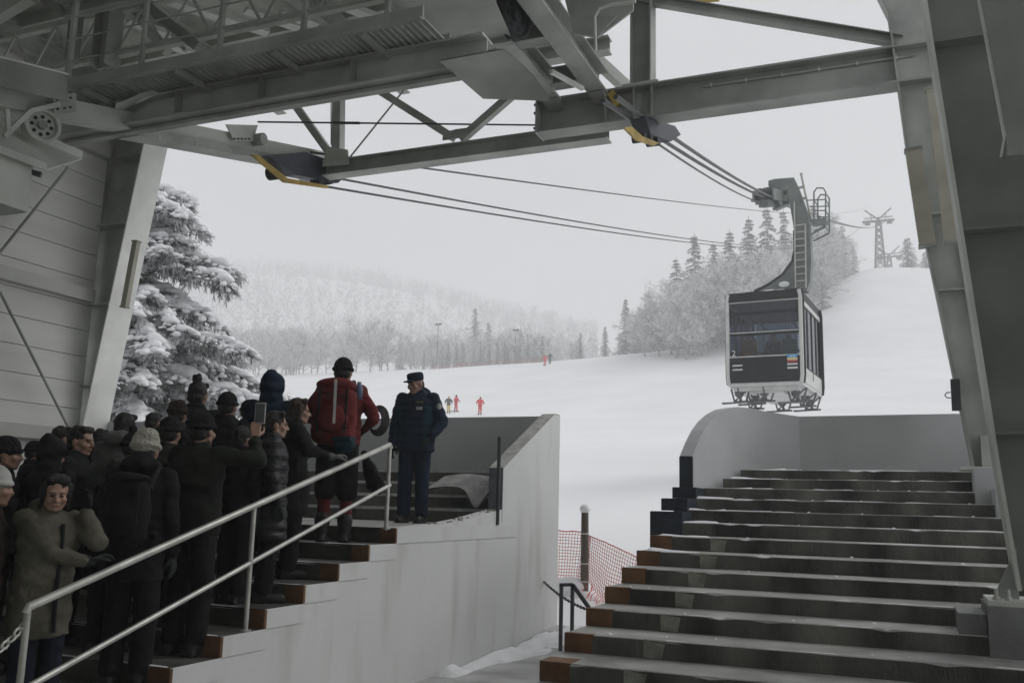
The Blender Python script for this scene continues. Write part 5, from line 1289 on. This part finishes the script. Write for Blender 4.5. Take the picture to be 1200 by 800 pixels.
        g.ball((0, -.010, .050), (.090, .106, .098), nu=20, nv=14); g.tube([(.088 * cos(a), -.010 + .104 * sin(a), .028) for a in [2 * pi * k / 20 for k in range(20)]], .019, 8, closed=True)
        if head == 'pompom': g.ball((0, -.03, .165), .04)
    elif head == 'slouch':
        g.ball((0, -.018, .055), (.094, .112, .105), nu=20, nv=14); g.ball((.03, -.06, .10), (.07, .07, .06)); g.tube([(.09 * cos(a), -.012 + .106 * sin(a), .03 - .02 * sin(a)) for a in [2 * pi * k / 20 for k in range(20)]], .02, 8, closed=True)
    elif head == 'cap':
        g.loft([(0, -.008, .035, .086, .102), (0, -.008, .075, .090, .105), (0, -.006, .108, .090, .104), (0, -.006, .126, .074, .086), (0, -.006, .132, .04, .05)], n=24); g.ball((0, .115, .042), (.072, .055, .012), nu=18, nv=8)
    elif head == 'helmet':
        g.ball((0, -.008, .045), (.105, .122, .115), nu=20, nv=14)
    if g.v:
        g.xform(HD); g.v = [p * s for p in g.v]; me = organic(g, (.0075 if not lo else .015) * s, 2)
        if head in ('hair', 'bun', 'bob', 'short'): disp(me, lambda q: .007 * noise.noise(q * 26) + .004 * noise.noise(V((q.x * 70, q.y * 70, q.z * 14))))
        me.materials.append(hcm); root.part({'hair': 'hair', 'bun': 'hair', 'bob': 'hair', 'short': 'hair', 'cap': 'cap', 'helmet': 'helmet'}.get(head, 'knit_hat'), me, None)
    if head in ('cap', 'beanie', 'slouch', 'pompom'):
        g = MB(); g.ball((0, -.045, -.015), (.080, .066, .070)); g.xform(HD); g.v = [p * s for p in g.v]; me = organic(g, .009, 2); disp(me, lambda q: .004 * noise.noise(q * 40)); me.materials.append(hairm); root.part('hair', me, None)
    if hi:
        g = MB()
        for q in (-1, 1): g.ball((q * .030, .0855, -.002), (.0125, .006, .0065))
        g.xform(HD); g.v = [p * s for p in g.v]; root.part('eyes', g, eyem)
        g = MB()
        for q in (-1, 1): g.caps((q * .018, .0955, .022), (q * .046, .086, .021), .0035, .0025, n=6)
        g.xform(HD); g.v = [p * s for p in g.v]; root.part('eyebrows', g, hairm)
        g = MB(); g.caps((-.012, .0962, -.0625), (.012, .0962, -.0625), .0042, .0042, n=8); g.xform(HD); g.v = [p * s for p in g.v]; root.part('lips', g, lipm)
    root.s = s; root.A = A; root.LN = LN; root.HD = HD; root.rz = rz; root.pos = V(pos)
    root.W = lambda p: V(pos) + rz @ (V(p) * s)
    return root

def fl(y):
    if y < 3: return -1.6
    return ZN(max(0, ceil((7.37 - y) / .447 - 1e-6)))
def stand(px, py, Y): 
    p = PY(px, py, Y); z = fl(Y); return (p.x, Y, z), p.z - z

def crowd(px, py, Y, label, yaw, extra=.0, **kw):
    if not kw.get('hi') or 'arms' not in kw: kw.setdefault('gloves', 'glove')
    pos, H = stand(px, py, Y); return person(label, pos, yaw, H + extra, **kw)

crowd(8, 508, 4.55, 'man in a black knit hat and black coat at the far left, face in profile', -50, -.03, head='beanie', headcol=K['knit'], coat='black', puff=.005)
crowd(-8, 541, 3.75, 'person in a brown coat and pale hat cut off by the left picture edge', -40, -.03, head='beanie', headcol=K['lgrey'], coat='brown')
crowd(62, 513, 4.75, 'person in a black raised hood just behind the woman in the olive coat', 10, -.02, head='none', hood='up', coat='black')
crowd(94, 500, 5.05, 'dark haired man in a dark jacket, face turned in profile to the right', -62, .0, head='short', coat='char', hi=True, headyaw=-12)
crowd(72, 500, 5.6, 'dark haired person almost hidden behind the man in profile', -20, .0, head='hair', coat='black')
# woman in front
pos, H = stand(76, 556, 3.98); pos = (-4.53, 3.98, pos[2])
rail_pt = PX(126, 664, -4.25)
ww = person('woman in a long olive coat gripping the rail, other hand raised to her ear', pos, -100, H, coat='olive', legs='denim', head='bob', headcol=hairm, hem=.62, puff=.0095, hood='down', gloves='glove', hi=True, headyaw=-26, headpitch=6, lean=4,
            arms=((-.17, .15, 1.46), (rail_pt.x - .035, rail_pt.y - .10, rail_pt.z + .035, 1)), poles=((-.15, .35, -1), (.3, -.1, -1)), fat=1.05, group=None, fingers=.55, palm=(None, (0.3, 0, -1)), hd=((-.05, .05, 1), (.3, .9, .35)))
crowd(147, 485, 5.5, 'short haired person in a light grey hooded jacket behind the pale knit hat', 20, .0, head='short', coat='grey', hood='down')
crowd(157, 508, 5.15, 'person in a black hat with a pompom beside the pale knit hat', -30, .0, head='pompom', headcol=K['knit'], coat='black')
wb = crowd(172, 507, 4.65, 'person in a cream knit hat and black coat carrying a black backpack', 26, .0, head='slouch', headcol=K['white'], coat='black', hood='down', hem=.70)
crowd(200, 490, 5.3, 'person in a black hat squeezed between the cream hat and the raised phone', 20, .0, head='beanie', headcol=K['knit'], coat='dgreen')
crowd(209, 472, 6.05, 'person in a brown knit hat standing behind the black hats', 18, .0, head='slouch', headcol=K['knitbr'], coat='brown')
crowd(232, 452, 6.45, 'person with hair tied in a top bun, seen from behind', 20, .03, head='bun', coat='char')
ph_pt = PY(299, 508, 5.35)
pp = crowd(237, 485, 5.1, 'person in a black knit hat and dark green jacket raising a phone', 5, .0, head='beanie', headcol=K['knit'], coat='dgreen', hi=True, arms=(None, (ph_pt.x, ph_pt.y, ph_pt.z - .03, 1)), fat=1.08, puff=.006, fingers=.6, palm=(None, (-.5, .7, .25)), hd=(None, (-.1, .15, 1)))
crowd(267, 461, 6.1, 'person in a dark knit hat just left of the big navy hood', 20, .0, head='beanie', headcol=K['knit'], coat='black')
crowd(320, 444, 6.6, 'tall person in a big navy hood in the middle of the crowd', 15, .02, head='none', hood='up', coat='navy', puff=.014)
crowd(322, 487, 5.95, 'short haired person with glasses in a black puffer coat by the rail', -48, .03, head='short', coat='puffer', puff=.012, hem=.55, hi=True)
gl_pt = PX(403, 540, -4.25)
rp_ = PX(402, 541, -4.25)
hw = crowd(349, 470, 6.45, 'woman in a black coat resting a grey glove on the rail, face in profile', -48, .02, head='bob', headcol=hairbr, coat='black', hood='down', hem=.6, hi=True, puff=.006, gloves='gloveg', arms=(None, (rp_.x - .04, rp_.y - .09, rp_.z + .035, 1)), fingers=.6, palm=(None, (0, 0, -1)), hd=(None, (.35, .9, .2)))
crowd(292, 470, 6.75, 'person in a black coat behind the raised phone, mostly hidden', 10, .0, head='beanie', headcol=K['knit'], coat='black')
crowd(122, 520, 5.9, 'person in dark clothes mostly hidden between the profile man and the grey hood', -10, -.02, head='hair', coat='black')
rp_ = PX(402, 541, -4.25)
crowd(40, 518, 5.6, 'person in dark clothes in the gap between the far left man and the raised hood', -20, .0, head='beanie', headcol=K['knit'], coat='black')
crowd(118, 503, 6.5, 'dark figure at the back between the profile man and the grey jacket', 5, .0, head='hair', coat='char')
crowd(180, 484, 6.7, 'dark figure at the back below the snowy fir, left of the brown hat', 5, .0, head='hair', coat='black')
crowd(222, 503, 5.55, 'dark figure squeezed in front of the top bun, left of the phone holder', 10, .0, head='hair', coat='char')
crowd(284, 500, 5.75, 'dark figure directly behind the raised arm with the phone', -5, .0, head='hair', coat='black')
crowd(338, 482, 6.9, 'dark figure behind the woman with the grey glove', 0, .0, head='beanie', headcol=K['knit'], coat='char')
crowd(140, 535, 4.9, 'dark figure low in the crowd left of the cream hat', 0, .0, head='hair', coat='black')
def on_p(T, name, mb, mat):
    mb.v = [p * T.s for p in mb.v]; return T.part(name, mb, mat)
mb = MB(); mb.tube([ww.LN(p) for p in ((0, .140, 1.38), (.0, .163, 1.2), (0, .165, 1.0), (0, .178, .8), (0, .190, .66))], .014, 6); on_p(ww, 'zip_placket', mb, K['char'])
for q in (-1, 1):
    mb = MB(); mb.bar(ww.LN((q * .07, .150, .93)), ww.LN((q * .15, .118, .93)), .012, .05); on_p(ww, 'pocket_flap', mb, K['olive'])
# climber
pos, H = stand(402, 420, 7.12)
cb = person('tall climber in a red jacket, black shorts and red leggings under a big red rucksack', (pos[0], pos[1], pos[2]), 24, H, coat='red', legs='black', head='beanie', headcol=K['knit'], hem=.88, shorts=True, legs_mat2='red', group=None, puff=.004, fat=1.06, arms=((-.20, .24, 1.08), (.20, .24, 1.05)), gloves='glove', lean=3, stance=.05)
# guard
gz = -.225
pos = PZ(483, 612.5, gz); top = PY(480, 437, pos.y)
gd = person('uniformed man in a navy jacket and cap standing on the landing, looking down', pos, 190, top.z - gz - .0, coat='navy', legs='navy', head='cap', headcol=K['navy'], hem=.80, puff=.012, fat=1.08, group=None, gloves='glove', hi=True, headyaw=-24, headpitch=14, jacket_panels='teal', arms=((-.21, .12, .95), (.26, .08, .82)), collar=True, hood='down', stance=.03)

def on_person(T, name, mb, mat):
    mb.v = [p * T.s for p in mb.v]; return T.part(name, mb, mat)
# guard: name tape, chest label, sleeve patch
mb = MB(); yb = .178
def chestbox(mb, x0, x1, z0, z1, yo): mb.box(x0, x1, yo - .004, yo + .008, z0, z1)
mb = MB(); chestbox(mb, -.115, -.045, 1.255, 1.29, .162); on_person(gd, 'chest_label', mb, K['lgrey'])
mb = MB(); chestbox(mb, -.12, -.035, 1.335, 1.355, .150); on_person(gd, 'name_tape', mb, M('tape_olive', (.16, .15, .09), .7, .2, 9))
sh, el = gd.A[0][0], gd.A[0][1]
mb = MB(); p = sh.lerp(el, .35); mb.ball(p + V((-.055, .055, 0)), (.03, .03, .038), 0, 14, 8); on_person(gd, 'sleeve_patch', mb, K['lgrey'])
mb = MB()
gd_s = gd

def rucksack(T, label, wdt, dep, hgt, zc, col, strapcol, big=False, emblem=False, name='backpack'):
    """worn pack: follows the wearer's back"""
    s = T.s; base = T.W(T.LN(V((0, -.17, zc - hgt / 2)))); P = Thing(name, label, 'backpack', base, None, (0, 0, 0)); P.o.rotation_euler = T.o.rotation_euler
    off = V((0, -.17, zc - hgt / 2))
    f = lambda p: T.LN(V(p)) * s - T.LN(off) * s
    b = MB(); b.loft([(0, -.17 - dep / 2, zc - hgt / 2, wdt * .40, dep * .42), (0, -.17 - dep / 2, zc - hgt / 2 + .05, wdt * .5, dep * .52), (0, -.17 - dep / 2, zc, wdt * .52, dep * .55), (0, -.17 - dep / 2, zc + hgt / 2 - .06, wdt * .5, dep * .5), (0, -.17 - dep / 2, zc + hgt / 2, wdt * .36, dep * .36)], n=24)
    b.xform(f); me = organic(b, .014, 3); disp(me, lambda q: .014 * noise.noise(q * 7) + .006 * noise.noise(q * 20)); me.materials.append(col); P.part('pack_body', me, None)
    b = MB(); b.ball((0, -.17 - dep / 2, zc + hgt / 2 + .01), (wdt * .48, dep * .52, .075 if big else .04), nu=20, nv=10); b.xform(f); me = organic(b, .014, 2); disp(me, lambda q: .012 * noise.noise(q * 9)); me.materials.append(col); P.part('lid', me, None)
    b = MB(); b.ball((0, -.17 - dep * 1.02, zc - hgt * .12), (wdt * .36, .05, hgt * .26), nu=18, nv=10); b.xform(f); me = organic(b, .012, 2); me.materials.append(col); P.part('front_pocket', me, None)
    for q in (-1, 1):
        b = MB(); b.tube([f(p) for p in ((q * .10, -.15, zc + hgt * .35), (q * .115, -.03, 1.475), (q * .125, .10, 1.40), (q * .135, .15, 1.25), (q * .15, .08, 1.08), (q * .14, -.12, zc - hgt * .4))], .022, 8); P.part('strap', b, strapcol)
        b = MB(); b.bar(f((q * wdt * .3, -.17 - dep * 1.08, zc + hgt * .42)), f((q * wdt * .3, -.17 - dep * 1.1, zc - hgt * .38)), .022, .008); P.part('webbing', b, strapcol)
    if emblem:
        b = MB(); c = (.05, -.17 - dep * 1.17, zc - hgt * .12)
        b.tube([f((c[0] + .018 * cos(t), c[1], c[2] + .018 + .015 * sin(t))) for t in [R(20 + 25 * k) for k in range(10)]], .006, 6); b.tube([f((c[0] - .018 * cos(t), c[1], c[2] - .018 - .015 * sin(t))) for t in [R(20 + 25 * k) for k in range(10)]], .006, 6); b.bar(f((c[0] - .02, c[1], c[2] + .008)), f((c[0] + .02, c[1], c[2] - .008)), .008, .012)
        P.part('emblem', b, M('emblem_pale_blue', (.55, .68, .85), .3, .05, 5))
    P.f = f
    return P
rk = rucksack(cb, 'huge red rucksack with pale straps on the climber', .40, .26, .50, 1.13, K['red'], K['char'], True)
mb = MB(); mb.bar(rk.f((.02, -.47, 1.42)), rk.f((.03, -.485, 1.02)), .022, .012); rk.part('light_strap', mb, K['lgrey'])
mb = MB(); mb.bar(rk.f((-.12, -.455, 1.30)), rk.f((.14, -.46, 1.26)), .022, .01); mb.bar(rk.f((-.16, -.455, 1.04)), rk.f((.16, -.455, .99)), .022, .01); rk.part('compression_strap', mb, K['char'])
mb = MB(); c = PY(404, 521, cb.pos.y - .34); mb.ball(c, (.10, .07, .075), 0, 18, 10); mb.bar(c + V((-.09, -.02, .05)), c + V((.09, -.02, .05)), .10, .03)
solo('waist_pouch', mb, K['teal'], 'dark green pouch below the red rucksack on the climber', 'pouch')
mb = MB(); c = PY(440, 492, 7.35)
for k in range(4):
    rr = .098 + .012 * k; mb.tube([c + V((rr * .75 * cos(t), .02 * k, rr * sin(t))) for t in [2 * pi * j / 22 for j in range(22)]], .011, 6, closed=True)
solo('rope_coil', mb, M('coil_dark', (.05, .045, .05), .8, .3, 20), 'dark coiled rope hanging at the right side of the climber', 'rope coil')
mb = MB(); c = PY(421, 452, 7.0); mb.loft([(c.x, c.y, c.z - .12, .032, .032), (c.x, c.y, c.z - .02, .034, .034), (c.x, c.y, c.z + .01, .02, .02), (c.x, c.y, c.z + .035, .018, .018), (c.x, c.y, c.z + .036, .01, .01)], n=14)
solo('water_bottle', mb, M('bottle_blue', (.10, .14, .22), .3, .1, 3), 'blue grey bottle sticking out of the red rucksack', 'bottle')
mb = MB(); a, b = PY(427, 532, 7.3), PY(443, 570, 7.3); mb.caps(a, b, .035, .075); mb.caps(a + V((0, 0, .0)), b + V((-.06, 0, .02)), .03, .06)
me = organic(mb, .012, 3); disp(me, lambda q: .012 * noise.noise(q * 12)); me.materials.append(K['black']); o = link('hanging_bag', me); tagit(o, 'black bag hanging beside the climber near the rail end', 'bag', None, 'thing')
rucksack(wb, 'black backpack with a small pale blue emblem under the cream knit hat', .30, .17, .42, 1.16, K['black'], K['char'], emblem=True, name='daypack')
# phone
fc = ph_pt + V((.0, .03, .10)); T = Thing('phone', 'phone with a pale case held up above the crowd', 'phone', fc - V((0, 0, .08)))
fm = PY(305, 484, 5.38)
d = V((.92, .30, 0)).normalized(); mb = MB(); mb.bar(fm - V((0, 0, .075)), fm + V((0, 0, .075)), .075, .009, V((-d.y, d.x, 0))); T.part('case', mb, K['lgrey'])
mb = MB(); nrm = V((d.y, -d.x, 0)); mb.bar(fm - V((0, 0, .066)) + nrm * .006, fm + V((0, 0, .066)) + nrm * .006, .064, .004, V((-d.y, d.x, 0))); T.part('screen', mb, M('phone_screen', (.10, .11, .11), .15, .1, 3))
# sunglasses-like spectacles on the puffer person are left as thin frames
# passengers in the cabin
def in_cab(x, y): q = Matrix.Rotation(R(-4.5), 3, 'Z') @ V((x, y, .1)); return CB + q
for (x, y, c, lab, h) in ((-.58, -1.1, 'orange', 'passenger in an orange jacket behind the left half of the cabin window', 1.66), (.62, -1.1, 'green', 'passenger in a green jacket behind the right half of the cabin window', 1.60), (.0, -.4, 'char', 'passenger in a dark jacket in the middle of the cabin', 1.7)):
    person(lab, in_cab(x, y), 170, h, coat=c, head='hair', lo=True, group='passengers in the cable car')
# skiers
def skier(px, py, Y, c, lab, yaw, head='beanie', hc='knit', legs=None, skis=True):
    x = at(px, Y); z = ground(x, Y); person(lab, (x, Y, z + .05), yaw, 1.72, coat=c, legs=legs or c, head=head, headcol=K[hc], lo=True, group='skiers on the slope', puff=.02, arms=((-.34, .22, 1.02), (.34, .22, 1.02)), stance=.08, hem=.78)
    T = Thing('ski_pair', 'skis worn by the %s' % lab.replace('skier in ', 'far skier in ').replace(' at the far end of the snow field', ' at the snow edge').replace(' alone on the snow above the grey wall', ' alone above the wall'), 'skis', (x, Y, z), 'skis of the far skiers')
    r_ = Matrix.Rotation(R(yaw), 3, 'Z')
    for q in (-1, 1):
        mb = MB(); a = V((x, Y, z + .03)); mb.bar(a + r_ @ V((q * .14, -.8, 0)), a + r_ @ V((q * .14, .85, 0)), .09, .03); mb.bar(a + r_ @ V((q * .14, .85, 0)), a + r_ @ V((q * .14, 1.0, .12)), .085, .025); T.part('ski', mb, K['char'])
skier(565, 490, 84, 'skired', 'skier in a red suit alone on the snow above the grey wall', 20)
skier(537, 490, 88, 'skired', 'child in red beside the skier in black and yellow', -30, 'helmet', 'knit')
skier(528.5, 490, 87, 'char', 'skier in dark clothes crouching next to the child in red', 30, 'helmet', 'yellow', 'yellow')
skier(639, 417, 136, 'skired', 'tiny skier in red at the far end of the snow field', 10)
skier(645, 417, 139, 'char', 'tiny skier in black at the far end of the snow field', 10)

# ------------------------------------------------------------------ air
mb = MB(); mb.box(-462, 285, -62, 618, -3.2, 165)
hz = bpy.data.materials.new('haze'); hz.use_nodes = True; nt = hz.node_tree
for n_ in list(nt.nodes):
    if n_.type != 'OUTPUT_MATERIAL': nt.nodes.remove(n_)
pv = nt.nodes.new('ShaderNodeVolumePrincipled'); pv.inputs['Color'].default_value = (.96, .965, .975, 1); pv.inputs['Density'].default_value = .0028; pv.inputs['Anisotropy'].default_value = .1
nt.links.new(pv.outputs[0], [n_ for n_ in nt.nodes if n_.type == 'OUTPUT_MATERIAL'][0].inputs['Volume'])
o = link('haze', mb.mesh('haze', hz)); o['kind'] = 'stuff'
o.display_type = 'WIRE'

# ------------------------------------------------------------------ light
SUN_EL, SUN_AZ = R(42), R(55)           # azimuth measured from +y towards -x/+x; a soft sun high in front, behind the cloud
w = bpy.data.worlds.new('World'); scene.world = w; w.use_nodes = True; nt = w.node_tree
bg = nt.nodes['Background']; sky = nt.nodes.new('ShaderNodeTexSky'); sky.sky_type = 'NISHITA'; sky.sun_disc = False
sky.sun_elevation = SUN_EL; sky.sun_rotation = SUN_AZ; sky.air_density = 1.0; sky.dust_density = 6.0; sky.ozone_density = 1.0
hs = nt.nodes.new('ShaderNodeHueSaturation'); hs.inputs['Saturation'].default_value = .12
mx = nt.nodes.new('ShaderNodeMixRGB'); mx.inputs['Fac'].default_value = .85; mx.inputs[2].default_value = (6.6, 6.72, 6.9, 1)
tcw = nt.nodes.new('ShaderNodeTexCoord'); nzw = nt.nodes.new('ShaderNodeTexNoise'); nzw.inputs['Scale'].default_value = 2.2; nzw.inputs['Detail'].default_value = 4
mpw = nt.nodes.new('ShaderNodeMapping'); mpw.inputs['Scale'].default_value = (1, 1, 2.2); nt.links.new(tcw.outputs['Generated'], mpw.inputs['Vector']); nt.links.new(mpw.outputs[0], nzw.inputs['Vector'])
rw = nt.nodes.new('ShaderNodeValToRGB'); rw.color_ramp.elements[0].position = .3; rw.color_ramp.elements[1].position = .7
rw.color_ramp.elements[0].color = (.56, .575, .595, 1); rw.color_ramp.elements[1].color = (.70, .71, .725, 1); nt.links.new(nzw.outputs['Fac'], rw.inputs['Fac'])
vm = nt.nodes.new('ShaderNodeMixRGB'); vm.blend_type = 'MULTIPLY'; vm.inputs['Fac'].default_value = 1; vm.inputs[2].default_value = (10.2, 10.2, 10.2, 1); nt.links.new(rw.outputs[0], vm.inputs[1]); nt.links.new(vm.outputs[0], mx.inputs[2])
nt.links.new(sky.outputs[0], hs.inputs['Color']); nt.links.new(hs.outputs[0], mx.inputs[1]); nt.links.new(mx.outputs[0], bg.inputs['Color'])
bg.inputs['Strength'].default_value = .10
sl = bpy.data.lights.new('sun', 'SUN'); sl.energy = 1.2; sl.angle = R(35); sl.color = (1, .98, .95)
so = bpy.data.objects.new('sun', sl); COL.objects.link(so)
dirv = V((sin(SUN_AZ) * cos(SUN_EL), cos(SUN_AZ) * cos(SUN_EL), sin(SUN_EL)))
so.rotation_euler = (-dirv).to_track_quat('-Z', 'Y').to_euler(); so.location = (0, 20, 60)

vs = scene.view_settings; vs.view_transform = 'Standard'; vs.look = 'None'; vs.gamma = 1; vs.use_curve_mapping = False; vs.exposure = .14
scene.render.engine = 'CYCLES'; cy = scene.cycles
cy.use_denoising = True
try: cy.denoiser = 'OPENIMAGEDENOISE'
except Exception: pass
cy.max_bounces = 10; cy.diffuse_bounces = 6; cy.glossy_bounces = 3; cy.transparent_max_bounces = 16; cy.volume_bounces = 2; cy.transmission_bounces = 4
cy.use_adaptive_sampling = True; cy.adaptive_threshold = .02; cy.sample_clamp_indirect = 6
scene.render.resolution_x, scene.render.resolution_y = 1024, 682
